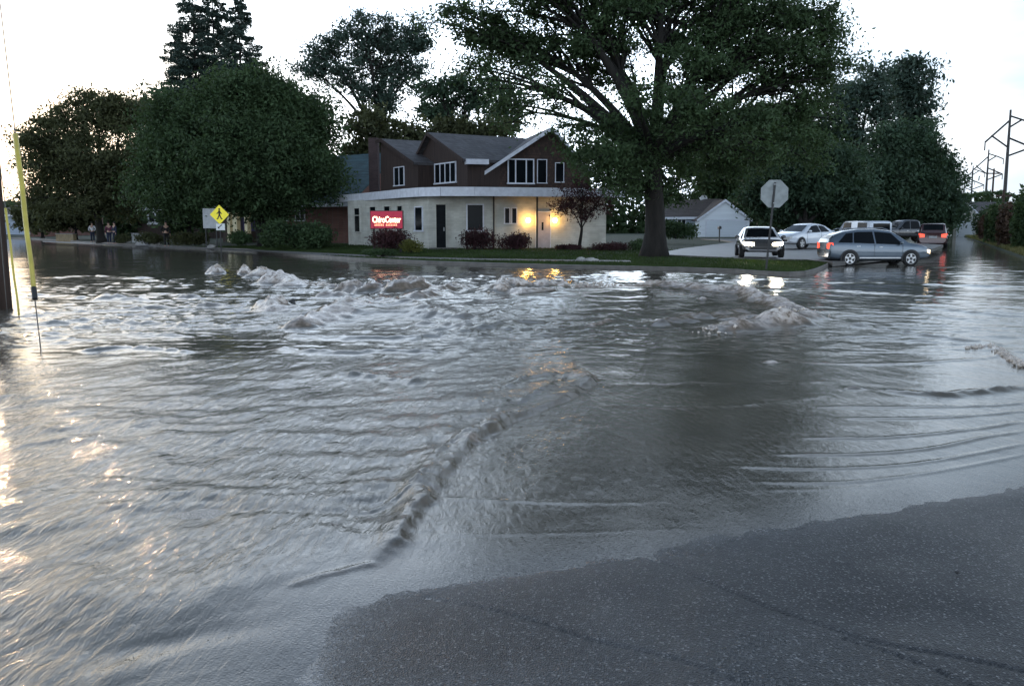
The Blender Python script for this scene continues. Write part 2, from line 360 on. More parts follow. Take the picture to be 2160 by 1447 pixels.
for pl, wd in ((gp((1345, 1168), (1420, 1205), (1600, 1290), (1720, 1335), (1850, 1378), (1990, 1405), (2160, 1442), (2400, 1500)), .008),
               (gp((900, 1268), (1000, 1290), (1130, 1325), (1260, 1372), (1400, 1405), (1520, 1447), (1700, 1520)), .005),
               (gp((1780, 1368), (1900, 1410), (1990, 1447), (2060, 1480)), .005)):
    dd, _, _ = pdist(X, Y, pl); dd = dd+.006*perlin(X*14, Y*14)
    Z -= .008*np.exp(-(dd/(wd*1.5))**2); tar = np.maximum(tar, np.exp(-(dd/(wd*1.7))**4)*(.55+.45*np.clip(perlin(X*3, Y*3)+.5, 0, 1)))
road = np_mesh('road', np.stack([X, Y, Z], -1).reshape(-1, 3), Fq, asphalt_mat(), True)
at_ = road.data.attributes.new('tar', 'FLOAT', 'POINT'); at_.data.foreach_set('value', tar.astype(np.float32).ravel())
at_ = road.data.attributes.new('film', 'FLOAT', 'POINT'); at_.data.foreach_set('value', np.clip(np.exp(-np.clip(sg, 0, 9)/.20)+.5*sstep(.15, .45, fbm(X*.55+3, Y*.55, 3)), 0, 1).astype(np.float32).ravel())
tag(road, kind='structure')

# ------------------------------------------------------------------ flood water
def water_mat():
    m = bpy.data.materials.new('muddy_flood_water'); m.use_nodes = True; n, l = m.node_tree.nodes, m.node_tree.links; p = n['Principled BSDF']
    t = n.new('ShaderNodeTexCoord')
    sh = n.new('ShaderNodeAttribute'); sh.attribute_name = 'shallow'; fo = n.new('ShaderNodeAttribute'); fo.attribute_name = 'foam'; ro = n.new('ShaderNodeAttribute'); ro.attribute_name = 'chop'
    z = n.new('ShaderNodeTexNoise'); z.inputs['Scale'].default_value = .7; z.inputs['Detail'].default_value = 5; l.new(t.outputs['Object'], z.inputs['Vector'])
    r = n.new('ShaderNodeValToRGB'); r.color_ramp.elements[0].position = .3; r.color_ramp.elements[1].position = .7
    r.color_ramp.elements[0].color = (.082, .074, .058, 1); r.color_ramp.elements[1].color = (.135, .120, .095, 1); l.new(z.outputs[0], r.inputs[0])
    v = n.new('ShaderNodeTexVoronoi'); v.inputs['Scale'].default_value = 95; l.new(t.outputs['Object'], v.inputs['Vector'])
    sp = n.new('ShaderNodeSeparateColor'); l.new(v.outputs['Color'], sp.inputs[0])
    ra = n.new('ShaderNodeValToRGB'); ra.color_ramp.elements[0].color = (.012, .013, .014, 1); ra.color_ramp.elements[1].color = (.09, .09, .087, 1); l.new(sp.outputs[0], ra.inputs[0])
    m1 = n.new('ShaderNodeMixRGB'); l.new(sh.outputs['Fac'], m1.inputs[0]); l.new(r.outputs[0], m1.inputs[1]); l.new(ra.outputs[0], m1.inputs[2])
    zf = n.new('ShaderNodeTexNoise'); zf.inputs['Scale'].default_value = 9; zf.inputs['Detail'].default_value = 6; zf.inputs['Roughness'].default_value = .7; l.new(t.outputs['Object'], zf.inputs['Vector'])
    mr = n.new('ShaderNodeMapRange'); mr.inputs[1].default_value = .36; mr.inputs[2].default_value = .58; mr.inputs[3].default_value = .18; l.new(zf.outputs[0], mr.inputs[0])
    mu = n.new('ShaderNodeMath'); mu.operation = 'MULTIPLY'; l.new(fo.outputs['Fac'], mu.inputs[0]); l.new(mr.outputs[0], mu.inputs[1]); mu.use_clamp = True
    fr = n.new('ShaderNodeValToRGB'); fe = fr.color_ramp.elements; fe[0].position = .05; fe[0].color = (.20, .125, .075, 1); fe[1].position = .85; fe[1].color = (.72, .64, .57, 1); l.new(mu.outputs[0], fr.inputs[0])
    fm = n.new('ShaderNodeMath'); fm.operation = 'MULTIPLY'; fm.inputs[1].default_value = 2.5; fm.use_clamp = True; l.new(mu.outputs[0], fm.inputs[0])
    m2 = n.new('ShaderNodeMixRGB'); l.new(fm.outputs[0], m2.inputs[0]); l.new(m1.outputs[0], m2.inputs[1]); l.new(fr.outputs[0], m2.inputs[2])
    l.new(m2.outputs[0], p.inputs['Base Color'])
    rg = n.new('ShaderNodeMapRange'); rg.inputs[3].default_value = .07; rg.inputs[4].default_value = .35; l.new(mu.outputs[0], rg.inputs[0]); l.new(rg.outputs[0], p.inputs['Roughness'])
    p.inputs['IOR'].default_value = 1.33
    # fine ripples
    z1 = n.new('ShaderNodeTexNoise'); z1.inputs['Scale'].default_value = 14; z1.inputs['Detail'].default_value = 5; z1.inputs['Roughness'].default_value = .6; z1.inputs['Distortion'].default_value = .6
    mpp = n.new('ShaderNodeMapping'); mpp.inputs['Rotation'].default_value = (0, 0, radians(-50)); mpp.inputs['Scale'].default_value = (1.7, .55, 1); l.new(t.outputs['Object'], mpp.inputs[0]); l.new(mpp.outputs[0], z1.inputs['Vector'])
    hm = n.new('ShaderNodeMath'); hm.operation = 'MULTIPLY'; l.new(z1.outputs[0], hm.inputs[0]); l.new(ro.outputs['Fac'], hm.inputs[1])
    b = n.new('ShaderNodeBump'); b.inputs['Strength'].default_value = 1; b.inputs['Distance'].default_value = .016; l.new(hm.outputs[0], b.inputs['Height'])
    b2 = n.new('ShaderNodeBump'); b2.inputs['Strength'].default_value = .3; b2.inputs['Distance'].default_value = .003
    hs = n.new('ShaderNodeMath'); hs.operation = 'MULTIPLY'; l.new(v.outputs['Distance'], hs.inputs[0]); l.new(sh.outputs['Fac'], hs.inputs[1]); l.new(hs.outputs[0], b2.inputs['Height']); l.new(b.outputs[0], b2.inputs['Normal'])
    l.new(b2.outputs[0], p.inputs['Normal'])
    return m
X, Y, Fq = fan(1.7, 150, 960, 900, .80, 1.5)
H = np.zeros(X.shape); FO = np.zeros(X.shape)
# picture position of each point, only used to lay out the zones of current over the junction
OX, OY = g(1150, 640).x, g(1150, 640).y
RR = np.hypot(X-OX, Y-OY); PH = np.arctan2(X-OX, OY-Y)
JUMP = gp((1190, 765), (1232, 785), (1238, 812), (1180, 848), (1090, 885), (1005, 930), (935, 1000), (885, 1065), (850, 1125), (806, 1182), (700, 1212), (600, 1245), (575, 1275), (585, 1340), (570, 1447), (520, 1600))
jd, js, jp = pdist(X, Y, JUMP)
jw = jd*js+.07*perlin(X*1.9, Y*1.9)+.035*perlin(X*5.5, Y*5.5); jd, js = np.abs(jw), np.sign(jw)
leftside = sstep(.12, -.12, jd*js)           # the fast rough sheet left of the jump
# rough / calm zones
SH = gp((560, 1560), (600, 1447), (625, 1390), (665, 1310), (760, 1262), (960, 1225), (1130, 1190), (1380, 1155), (1620, 1115), (1850, 1075), (2010, 1045), (2160, 1020), (2500, 970))
ed, es, ep = pdist(X, Y, SH)
wet = ed*es
gate = sstep(0, 1.2, ed)
rightcalm = sstep(.0, 1.2, jd)*(1-leftside)*sstep(14, 10, Y)
boil = np.exp(-((X+.5)/9.0)**2)*sstep(11.5, 15, Y)*sstep(34, 24, Y)
lawn_slack = sstep(38, 48, Y)
nearleft = leftside*sstep(11, 7, Y)
chop = .55+.75*boil*sstep(6, 0, X)+.35*boil*sstep(0, 6, X)-.30*rightcalm+.25*nearleft-.4*lawn_slack
calmpatch = sstep(.05, .45, fbm(X*.13+5, Y*.16, 2))
chop *= (1-.55*calmpatch*(1-boil))
_mx, _my = g(1280, 640).x, g(1280, 640).y
chop *= 1-.6*np.exp(-((X-_mx)/5.0)**2-((Y-_my+2.2)/2.6)**2)
chop = np.clip(chop, .10, 1.6)
wx = X+.5*fbm(X*.5, Y*.5, 2); wy = Y+.5*fbm(X*.5+40, Y*.5, 2)
# streaks drawn out along the radial current
H += chop*.016*fbm(RR*.9+.8*perlin(X*.7, Y*.7), PH*34, 3)*sstep(.5, 3, RR)
H += chop*.0045*fbm(RR*2.3, PH*95, 2)*sstep(3, 7, RR)*sstep(24, 12, RR)
H += chop*.022*fbm(wx*.9, wy*.9, 4, .5)+leftside*.010*fbm(PH*26+3, RR*1.6, 3)*sstep(14, 9, Y)
H += nearleft*.030*perlin(wx*.8+3, wy*2.0)+nearleft*.012*perlin(wx*1.8, wy*4.4)
H += .03*boil*(1-np.abs(fbm(wx*.8+9, wy*.8, 3)))*1.2
H -= .02*boil
rid = 1-np.abs(fbm(X*.45+2*perlin(X*.15, Y*.15), Y*.95, 3, .5))*2.2; rid2 = 1-np.abs(fbm(X*1.3+7, Y*2.6, 3, .5))*2.2
far_ = sstep(9.5, 13, Y)*sstep(40, 26, Y)*(.35+.65*np.exp(-((X+4)/9)**2))*(1-.6*calmpatch)
far_ *= 1-.8*np.exp(-((X-_mx)/5.5)**2-((Y-_my+2.0)/3.0)**2)
H += far_*(.036*np.clip(rid, -.3, 1)**3+.020*np.clip(rid2, -.3, 1)**2)
# swell on the far reach
H += .018*fbm(X*.25, Y*.5+3, 3)*sstep(18, 24, Y)*(1-lawn_slack)
# the broad smooth dome of water pushed up behind the crest, sloping down towards the near side
mx_, my_ = g(1280, 640).x, g(1280, 640).y
H += .31*np.exp(-((X-mx_)/5.2)**2-((Y-my_)/np.where(Y < my_, 4.2, 1.3))**2)+.10*np.exp(-((X-g(760, 670).x)/1.6)**2-((Y-g(760, 670).y)/1.0)**2)
# hydraulic jump
amp = sstep(0, .10, jp)*sstep(g(740, 1205).x, g(860, 1110).x, X)
rough = 1+.9*fbm(X*3.2, Y*3.2, 3)
H += amp*.036*(1-.3*jp)*np.exp(-(jd/np.where(js < 0, .15, .04))**2)*rough*(.55+.9*np.clip(fbm(X*1.1+20, Y*1.1, 2)+.4, 0, 1))
H += leftside*.020*amp*np.exp(-jd/1.2)
H += leftside*.018*np.exp(-(jd/.9)**2)*fbm(X*2.6, Y*2.6, 3)*amp
FO += .08*amp*np.exp(-(jd/.16)**2)
# ripple fronts and ridges: (line, height, width, foam, lumpiness)
RID = [
 (gp((1500, 985), (1700, 992), (1900, 985), (2050, 962), (2180, 935)), .0095, .022, 0, 0),
 (gp((1560, 1020), (1750, 1022), (1900, 1010), (2050, 985), (2180, 958)), .0095, .020, 0, 0),
 (gp((1600, 962), (1800, 962), (1960, 950), (2080, 925), (2180, 910)), .0095, .024, 0, 0),
 (gp((1660, 925), (1850, 928), (2000, 915), (2180, 890)), .0095, .024, 0, 0),
 (gp((1750, 885), (1900, 885), (2050, 880), (2180, 868)), .0095, .028, 0, 0),
 (gp((1700, 860), (1900, 862), (2100, 858), (2180, 850)), .0095, .03, 0, 0),
 (gp((1600, 1038), (1780, 1035), (1900, 1020)), .004, .018, 0, 0),
 (gp((1850, 822), (1920, 832), (2010, 836), (2100, 826), (2200, 820)), .03, .08, .05, .6),
 (gp((1600, 762), (1660, 765), (1800, 772), (1950, 768), (2080, 758), (2140, 742)), .010, .06, .1, .4),
 (gp((2040, 740), (2085, 735), (2110, 745), (2130, 762), (2170, 780)), .02, .07, .6, .2),
 (gp((1760, 690), (1850, 702), (1930, 712), (2020, 722), (2080, 728), (2110, 742)), .022, .09, .0, .3),
 (gp((1900, 660), (2000, 664), (2100, 671), (2200, 676)), .025, .12, 0, .1),
 (gp((1380, 612), (1500, 608), (1640, 612), (1800, 618), (1950, 630), (2100, 636)), .04, .22, .1, .4),
 (gp((1700, 600), (1850, 598), (2000, 604), (2160, 606)), .03, .3, 0, .8),
 (gp((1260, 622), (1340, 630), (1440, 640), (1560, 648), (1620, 662), (1700, 682)), .15, .26, .8, .45),
 (gp((1360, 700), (1440, 690), (1520, 684), (1600, 678)), .05, .2, .25, .8),
 (gp((1480, 712), (1560, 704), (1660, 690), (1720, 680)), .10, .28, .5, .8),
 (gp((1240, 705), (1290, 690)), .03, .06, .5, .2),
 (gp((1040, 645), (1075, 625), (1130, 618), (1175, 625), (1240, 620), (1300, 624)), .20, .30, .9, .7),
 (gp((850, 660), (900, 645), (970, 632), (1050, 624)), .12, .3, .45, .7),
 (gp((640, 694), (690, 682), (740, 664), (800, 655)), .10, .18, .35, .5),
 (gp((800, 655), (870, 668), (930, 680), (1020, 690)), .08, .25, .15, .5),
 (gp((930, 665), (1000, 655), (1060, 648), (1130, 655)), -.05, .4, 0, .2),
 (gp((870, 692), (940, 698), (1000, 705)), .05, .14, .1, .5),
 (gp((520, 705), (640, 715), (780, 722), (900, 718), (1040, 700), (1180, 690)), .035, .15, 0, .5),
 (gp((560, 735), (700, 748), (830, 745), (960, 750)), .03, .12, 0, .6),
 (gp((540, 600), (640, 605), (740, 612)), .08, .3, .4, .9),
 (gp((80, 590), (200, 585), (330, 592)), .05, .3, 0, .8),
 (gp((20, 622), (150, 628), (330, 640)), .04, .25, 0, .7),
 (gp((60, 690), (200, 682), (330, 690), (420, 700)), .04, .16, 0, .9),
 (gp((250, 660), (400, 652), (540, 660)), .05, .25, .2, .9),
 (gp((150, 745), (280, 738), (420, 748)), .03, .12, 0, .9),
 (gp((700, 790), (800, 800), (900, 812)), .03, .10, 0, .9),
 (gp((1250, 855), (1400, 862), (1600, 855), (1760, 835)), .005, .07, 0, .6),
 (gp((1240, 820), (1400, 815), (1600, 812), (1780, 808)), .006, .09, 0, .9),
 (gp((880, 1128), (1060, 1132), (1300, 1125), (1500, 1120)), .004, .02, 0, .2),
 (gp((910, 1052), (1080, 1060), (1250, 1065), (1420, 1060)), .0035, .03, 0, .2),
 (gp((1080, 905), (1160, 890), (1230, 878)), .008, .03, 0, .1),
 (gp((0, 945), (120, 930), (260, 905), (340, 900)), .005, .02, 0, .1),
 (gp((1215, 775), (1180, 810), (1100, 850), (1000, 885)), .018, .035, 0, .8), (gp((1150, 868), (1060, 890), (960, 935), (900, 985)), .016, .03, 0, .8), (gp((900, 1000), (840, 1050), (760, 1085)), .012, .025, 0, .6), (gp((1190, 790), (1120, 800), (1040, 830)), .02, .05, 0, .9),
 (gp((600, 1245), (700, 1215), (800, 1190)), .018, .03, .1, .2),
]
for pl, h, w, f, lump in RID:
    a = np.array(pl); pad = w*5
    mk = (X > a[:, 0].min()-pad) & (X < a[:, 0].max()+pad) & (Y > a[:, 1].min()-pad) & (Y < a[:, 1].max()+pad)
    if not mk.any(): continue
    x, y = X[mk], Y[mk]; wob = w*1.1*perlin(x/w*.25+h*900, y/w*.25)
    dd, ss, pp = pdist(x, y, pl); dd = np.abs(dd*ss+wob*(.3+lump))
    en = sstep(0, .15, pp)*sstep(1, .85, pp); e = np.exp(-(dd/w)**2)*en
    H[mk] += h*e*(1+lump*1.3*fbm(x*1.1/w*.5, y*1.1/w*.5, 3)); FO[mk] += f*np.exp(-(dd/(w*1.1))**2)*en
# boils: (px, py, radius x m, radius y m, height m, foam)
BOIL = [(628, 699, .34, .34, .15, .35), (654, 694, .34, .34, .13, .45), (684, 688, .45, .35, .08, .5), (715, 680, .4, .4, .07, .5), (750, 668, .5, .4, .08, .4), (570, 662, .42, .4, .34, 1.0), (585, 668, .6, .5, .10, .8), (845, 625, 1.0, .8, .42, .28), (885, 622, .6, .6, .30, .25), (765, 622, .8, .7, .26, .25),
        (590, 602, .75, .8, .42, 1.0), (553, 586, .75, .7, .38, 1.0), (515, 580, .32, .6, .36, 1.0), (458, 578, .38, .6, .34, 1.0), (615, 607, .6, .6, .2, .9), (735, 620, .5, .5, .2, .35),
        (1062, 642, .22, .3, .20, .9), (1100, 636, .34, .35, .30, 1.0), (1150, 636, .36, .35, .24, .9), (1190, 640, .2, .3, .12, .4), (1120, 645, .8, .5, .10, .6),
        (1640, 697, .55, .35, .16, .4), (1690, 695, .35, .25, .14, .2), (1560, 690, .5, .3, .10, .3), (1482, 660, .12, .12, .07, .8), (1625, 768, .16, .06, .04, .7), (1800, 822, .14, .08, .04, .1),
        (1225, 800, .25, .3, .06, .2), (1000, 935, .1, .1, .03, .2), (960, 610, .6, .6, .16, .4), (700, 640, .6, .5, .15, .3), (1310, 620, .4, .4, .10, .3), (240, 634, .5, .5, .1, .1), (400, 632, .4, .4, .12, .2)]
BOIL = [(a, b, c_*.68, d_*.75, e_*.72, f_) for a, b, c_, d_, e_, f_ in BOIL]
for px, py, rx, ry, h, f in BOIL:
    c = g(px, py); mk = (np.abs(X-c.x) < rx*3.2) & (np.abs(Y-c.y) < ry*3.2); x, y = X[mk], Y[mk]
    rr_ = np.sqrt(((x-c.x)/rx)**2+((y-c.y)/ry)**2)*(1+.45*perlin(x*2.1/rx*.6+px, y*2.1/ry*.6)); e = np.exp(-(rr_*1.05)**3)*.85
    lum = 1+.55*fbm(x*3.2, y*3.2, 3, .5)+.15*np.abs(perlin(x*7, y*7))
    H[mk] += h*e*lum*1.05; FO[mk] += f*sstep(.06, .55, e)
# thin film bulge at the edge and fade of the waves towards it
H *= np.where(es > 0, .15+.85*gate, .15)
H += .002*np.exp(-(ed/.30)**2)
shallow = np.where(es > 0, np.exp(-ed/.55), 1)*.9
shallow = np.maximum(shallow, rightcalm*.45*sstep(8, 4.5, Y))
H += .012
def water_obj():
    o = np_mesh('water', np.stack([X, Y, H], -1).reshape(-1, 3), Fq, water_mat(), True)
    for nme, arr in (('foam', np.clip(FO, 0, 1)), ('shallow', np.clip(shallow, 0, 1)), ('chop', np.clip(chop*.55*gate+.07, 0, 1.2)*np.clip(12/np.maximum(Y, 6), .5, 1.3))):
        a = o.data.attributes.new(nme, 'FLOAT', 'POINT'); a.data.foreach_set('value', arr.astype(np.float32).ravel())
    return tag(o, kind='structure')
water_obj()
# froth: small lumps of foam thrown up on the boils
fb = []
for px, py, rx, ry, h, f in BOIL:
    if f < .35 or h < .1: continue
    c = g(px, py)
    for _ in range(int(200*f)):
        a, r = random.random()*2*pi, abs(random.gauss(0, .45)); x, y = c.x+rx*r*cos(a), c.y+ry*r*sin(a)
        e = math.exp(-1.6*r*r); fb.append((x, y, .01+h*e*random.uniform(.5, 1.25), random.uniform(.012, .045)))
for pl, h, w, f, lump in RID:
    if f < .3: continue
    for (ax, ay), (bx, by) in zip(pl[:-1], pl[1:]):
        L = sqrt((ax-bx)**2+(ay-by)**2)
        for _ in range(int(L*150*f)):
            t = random.random(); fb.append((ax+(bx-ax)*t+random.gauss(0, w*.4), ay+(by-ay)*t+random.gauss(0, w*.4), .02+h*random.uniform(.3, 1.3), random.uniform(.010, .032)))
fb = np.array(fb); k = len(fb)
octv = np.array([(1,0,0),(-1,0,0),(0,1,0),(0,-1,0),(0,0,1),(0,0,-1)], float); octf = np.array([(0,2,4),(2,1,4),(1,3,4),(3,0,4),(2,0,5),(1,2,5),(3,1,5),(0,3,5)])
V = fb[:, None, :3]+octv[None]*fb[:, 3][:, None, None]*RNG.uniform(.6, 1.5, (k, 6, 1)); Fo = (octf[None]+np.arange(k)[:, None, None]*6).reshape(-1, 3)
M['froth'] = mat('muddy_froth', (.60, .52, .45), .6, .25, 6)
o = np_mesh('froth', V.reshape(-1, 3), Fo, M['froth'], True); tag(o, 'muddy white froth thrown up where the water boils out of the road', 'foam', kind='stuff')

# ------------------------------------------------------------------ land: lawns, kerb
TL = [0, .02, .5, 1.2, 2.2, 3.5, 5, 7, 9.5, 13, 20, 35, 60, 110, 220, 900]
def dirs(i):
    w = float(sstep(.35, 1, i/(len(KERB)-1))); return (Vector((0, 1, 0))*(1-w)+ROAD_DIR*w).normalized()
V = []; nk = len(KERB)
for i, k0 in enumerate(KERB):
    D = dirs(i)
    for t in TL:
        p = k0+Vector((0, .16, 0))+D*t; V.append((p.x, p.y, -.2 if t == 0 else landz(p.x, p.y)))
idx = np.arange(nk*len(TL)).reshape(nk, len(TL))
Fl = np.stack([idx[:-1, :-1], idx[1:, :-1], idx[1:, 1:], idx[:-1, 1:]], -1).reshape(-1, 4)
lawn = np_mesh('lawn', np.array(V), Fl, M['lawn'], False); tag(lawn, kind='structure')
kb = MB()
for i in range(nk-1):
    a, b = KERB[i], KERB[i+1]; w = Vector((0, .15, 0))
    kb.hexa([a+Vector((0, 0, -.2)), b+Vector((0, 0, -.2)), b+w+Vector((0, 0, -.2)), a+w+Vector((0, 0, -.2)),
             a+Vector((0, .02, .14)), b+Vector((0, .02, .14)), b+w+Vector((0, 0, .15)), a+w+Vector((0, 0, .15))])
tag(kb.build('kerb', M['kerb']), kind='structure')
# public path across the lawn
pa, pb = [], []
for px, y0, y1 in ((90, 508.5, 511), (300, 518, 520.5), (430, 523.5, 526), (560, 528.5, 532), (700, 535, 540), (850, 542, 546.5), (1000, 546, 550), (1200, 549, 552.5), (1330, 550.5, 554)):
    a, b = gl(px, y1), gl(px, y0); pa.append(a+Vector((0, 0, .012))); pb.append(b+Vector((0, 0, .012)))
mb = MB()
for i in range(len(pa)-1): mb.quad(pa[i], pa[i+1], pb[i+1], pb[i])
tag(mb.build('path', M['kerb']), kind='structure')
# driveway and parking apron (a sheet that follows the land)
dr = [(1393, 541), (1400, 535), (1440, 527), (1500, 519), (1550, 513), (1520, 508.5), (1478, 505.5), (1585, 505), (1650, 508), (1760, 510), (1880, 512), (1990, 519), (1960, 530), (1900, 542), (1800, 553), (1756, 557), (1700, 551), (1600, 549.5), (1500, 548)]
pts = [gl(a, b) for a, b in dr]
import mathutils.geometry as mg
tri = mg.tessellate_polygon([[Vector((p.x, p.y, 0)) for p in pts]])
mb = MB(); mb.v = [(p.x, p.y, p.z+.07) for p in pts]+[(p.x, p.y, p.z-.10) for p in pts]
mb.f = [tuple(t) for t in tri]+[(i, (i+1) % len(pts), (i+1) % len(pts)+len(pts), i+len(pts)) for i in range(len(pts))]
tag(mb.build('driveway', M['concrete']), kind='structure')
# right verge
RV = [g(2040, 503.5), g(2070, 513), (g(2110, 528)), g(2160, 547), g(2300, 602)]
far = RV[0]+ROAD_DIR*600; RV = [far]+RV
V = []
for p in RV:
    for t, z in ((0, -.2), (.05, .10), (3, .25), (8, .5), (20, .6), (200, .6)): V.append((p.x+t, p.y+t*.15, z))
idx = np.arange(len(RV)*6).reshape(-1, 6)
Fl = np.stack([idx[:-1, :-1], idx[:-1, 1:], idx[1:, 1:], idx[1:, :-1]], -1).reshape(-1, 4)
tag(np_mesh('verge', np.array(V), Fl, M['lawn']), kind='structure')
def blades(name, pts, h, mt, label):
    n = len(pts); P = np.array(pts); a = RNG.uniform(0, 2*pi, n); hh = h*RNG.uniform(.5, 1.3, n); w = .012+.012*RNG.random(n)
    dx, dy = np.cos(a)*w, np.sin(a)*w; lx, ly = RNG.normal(0, .35, n)*hh, RNG.normal(0, .35, n)*hh
    V = np.stack([np.stack([P[:, 0]-dx, P[:, 1]-dy, P[:, 2]], -1), np.stack([P[:, 0]+dx, P[:, 1]+dy, P[:, 2]], -1), np.stack([P[:, 0]+lx, P[:, 1]+ly, P[:, 2]+hh], -1)], 1).reshape(-1, 3)
    o = np_mesh(name, V, np.arange(n*3).reshape(-1, 3), mt); return tag(o, label, 'grass', kind='stuff')
pts = []
while len(pts) < 90000:
    x = random.uniform(-34, 14); k = float(np.interp(x, _kx, _ky)); y = k+.2+abs(random.gauss(0, 7))
    if y > 62: continue
    pts.append((x, y, landz(x, y)-.01))
def near_poly(p, poly):
    ins = False
    for i in range(len(poly)):
        a, b = poly[i], poly[i-1]
        if (a[1] > p[1]) != (b[1] > p[1]) and p[0] < (b[0]-a[0])*(p[1]-a[1])/(b[1]-a[1])+a[0]: ins = not ins
    return ins
drp = [(p.x, p.y) for p in [gl(a, b) for a, b in dr]]; pth = [(p.x, p.y) for p in pa]+[(p.x, p.y) for p in reversed(pb)]
pts = [p for p in pts if not near_poly(p, drp) and not near_poly(p, pth)]
blades('grass', pts, .085, M['grass'], 'wet green grass of the lawn between kerb and buildings')
pts = []
for _ in range(26000):
    i = random.uniform(1, 4.99); a, b = RV[int(i)], RV[min(int(i)+1, 5)]; f = i-int(i); p = a+(b-a)*f; t = abs(random.gauss(0, 3))
    pts.append((p.x+.1+t, p.y+t*.15, .10+.05*min(t, 8)))
for _ in range(9000):
    s_ = random.random()**2*140; p = RV[1]+ROAD_DIR*s_; t = abs(random.gauss(0, 3)); pts.append((p.x+.1+t, p.y+t*.15, .10+.05*min(t, 8)))
blades('verge_grass', pts, .22, M['grass_dry'], 'yellowish rough grass on the verge at the right of the side street')

# ------------------------------------------------------------------ trees
def leaf_cloud(name, P, size, mt, parent, droop=0.0):
    n = len(P); a = RNG.normal(size=(n, 3)); a[:, 2] -= droop; a /= np.linalg.norm(a, axis=1)[:, None]
    b = np.cross(a, RNG.normal(size=(n, 3))); b /= np.linalg.norm(b, axis=1)[:, None]
    s_ = size*RNG.uniform(.6, 1.4, n)[:, None]; nrm = np.cross(a, b)
    V = np.stack([P-a*s_, P+b*s_*.42+nrm*s_*.12, P+a*s_, P-b*s_*.42+nrm*s_*.12], 1).reshape(-1, 3)
    o = np_mesh(name, V, np.arange(n*4).reshape(-1, 4), mt); return child_world(o, parent) if parent else o
def bez(a, b, c, n):
    return [a*(1-t)**2+b*2*t*(1-t)+c*t*t for t in [i/n for i in range(n+1)]]
def tree(name, label, cat, base, tr, lobes, Yc, nclu, nleaf, lsize, lm, bark='bark', fork=.35, crad=.9, group=None, flat=.6, twig=2, trunk_top=None, deep=.8, droop=0., core=None):
    """lobes: (px, py, rx px, ry px [, dY]) ellipsoids of the crown at distance Yc"""
    base = Vector(base); root = empty(name, base, label, cat, group)
    tk = MB(); L = []
    for lb in lobes:
        dy = lb[4] if len(lb) > 4 else random.uniform(-.5, .5)*m_px(lb[2], Yc)
        L.append((at(lb[0], lb[1], Yc+dy), m_px(lb[2], Yc), m_px(lb[3], Yc)))
    wts = np.array([(l[1]**1.5*l[2]) for l in L]); wts = wts**.8*np.array([.3 if l[0].z > 11.5 and Yc < 40 else 1 for l in L]); wts /= wts.sum()
    cz = sum(l[0].z for l in L)/len(L); cxm = sum(l[0].x for l in L)/len(L)
    top = Vector(trunk_top) if trunk_top else Vector((base.x+(cxm-base.x)*.3, base.y+(Yc-base.y)*.3, base.z+(cz-base.z)*fork))
    N = 8; pt = []
    for i in range(N+1):
        t = i/N; pt.append(base+(top-base)*t+Vector((sin(t*5+base.x)*.12*tr, cos(t*4)*.1*tr, 0)))
    tk.tube(pt, [tr*(1.45 if i == 0 else 1.12 if i == 1 else 1-.35*i/N) for i in range(N+1)], 10)
    allP = []; 
    limbs = []
    for c, rx, rz in L:
        mid = top+(c-top)*.45+Vector((0, 0, .18*(c-top).length))+Vector((random.uniform(-1, 1), random.uniform(-1, 1), 0))*.08*(c-top).length
        lp = bez(top-Vector((0, 0, tr*.5)), mid, c, 8); r0 = tr*.55*(.5+.5*min(1, rx/2.5)); tk.tube(lp, [max(r0*(1-i/9), .02) for i in range(9)], 6, False); limbs.append(lp)
    lb_i = RNG.choice(len(L), nclu, p=wts); per = max(1, nleaf//nclu)
    for q in lb_i:
        c, rx, rz = L[q]; v = RNG.normal(size=3); v /= np.linalg.norm(v); r = RNG.random()**.42
        cc = Vector((c.x+v[0]*rx*r, c.y+v[1]*rx*deep*r, c.z+v[2]*rz*r))
        lp = limbs[q]; st = lp[random.choice((4, 5, 6, 7))]; bend = st+(cc-st)*.5+Vector((0, 0, .12*(cc-st).length))
        rr0 = min(tr*.14, .09); tk.tube(bez(st, bend, cc, 4), [rr0, rr0*.8, rr0*.6, rr0*.45, rr0*.3], 4, False)
        cr = crad*random.uniform(.6, 1.35); n = int(per*random.uniform(.5, 1.5))
        sh = np.clip(RNG.normal(size=(n, 3)), -1.7, 1.7)*np.array([cr*.55, cr*.55, cr*.55*flat]); sh[:, 2] -= droop*np.abs(sh[:, 0]+sh[:, 1])*.5
        # a clump hangs along a few twigs instead of filling a ball
        tw = RNG.normal(size=(8, 3)); tw /= np.linalg.norm(tw, axis=1)[:, None]; tw[:, 2] *= flat
        kk = RNG.integers(0, 8, n); along = RNG.random(n)[:, None]*cr*1.25
        P = np.array(cc)+np.where(RNG.random((n, 1)) < .6, tw[kk]*along+RNG.normal(size=(n, 3))*cr*.16, sh)
        allP.append(P)
        for j in range(twig):
            e = cc+Vector(tw[j])*cr*.9; tk.tube([cc, e], [rr0*.4, rr0*.12], 3, False)
    if core:
        for px, py, rx, ry, n in core:
            c = at(px, py, Yc); v = RNG.normal(size=(n, 3)); v /= np.linalg.norm(v, axis=1)[:, None]; v *= RNG.random((n, 1))**.4
            allP.append(np.array(c)+v*np.array([m_px(rx, Yc), m_px(rx, Yc)*.7, m_px(ry, Yc)]))
    t_ = tk.build('trunk', M[bark], None, True); child_world(t_, root)
    leaf_cloud('crown', np.concatenate(allP), lsize, M[lm], root, droop)
    return root
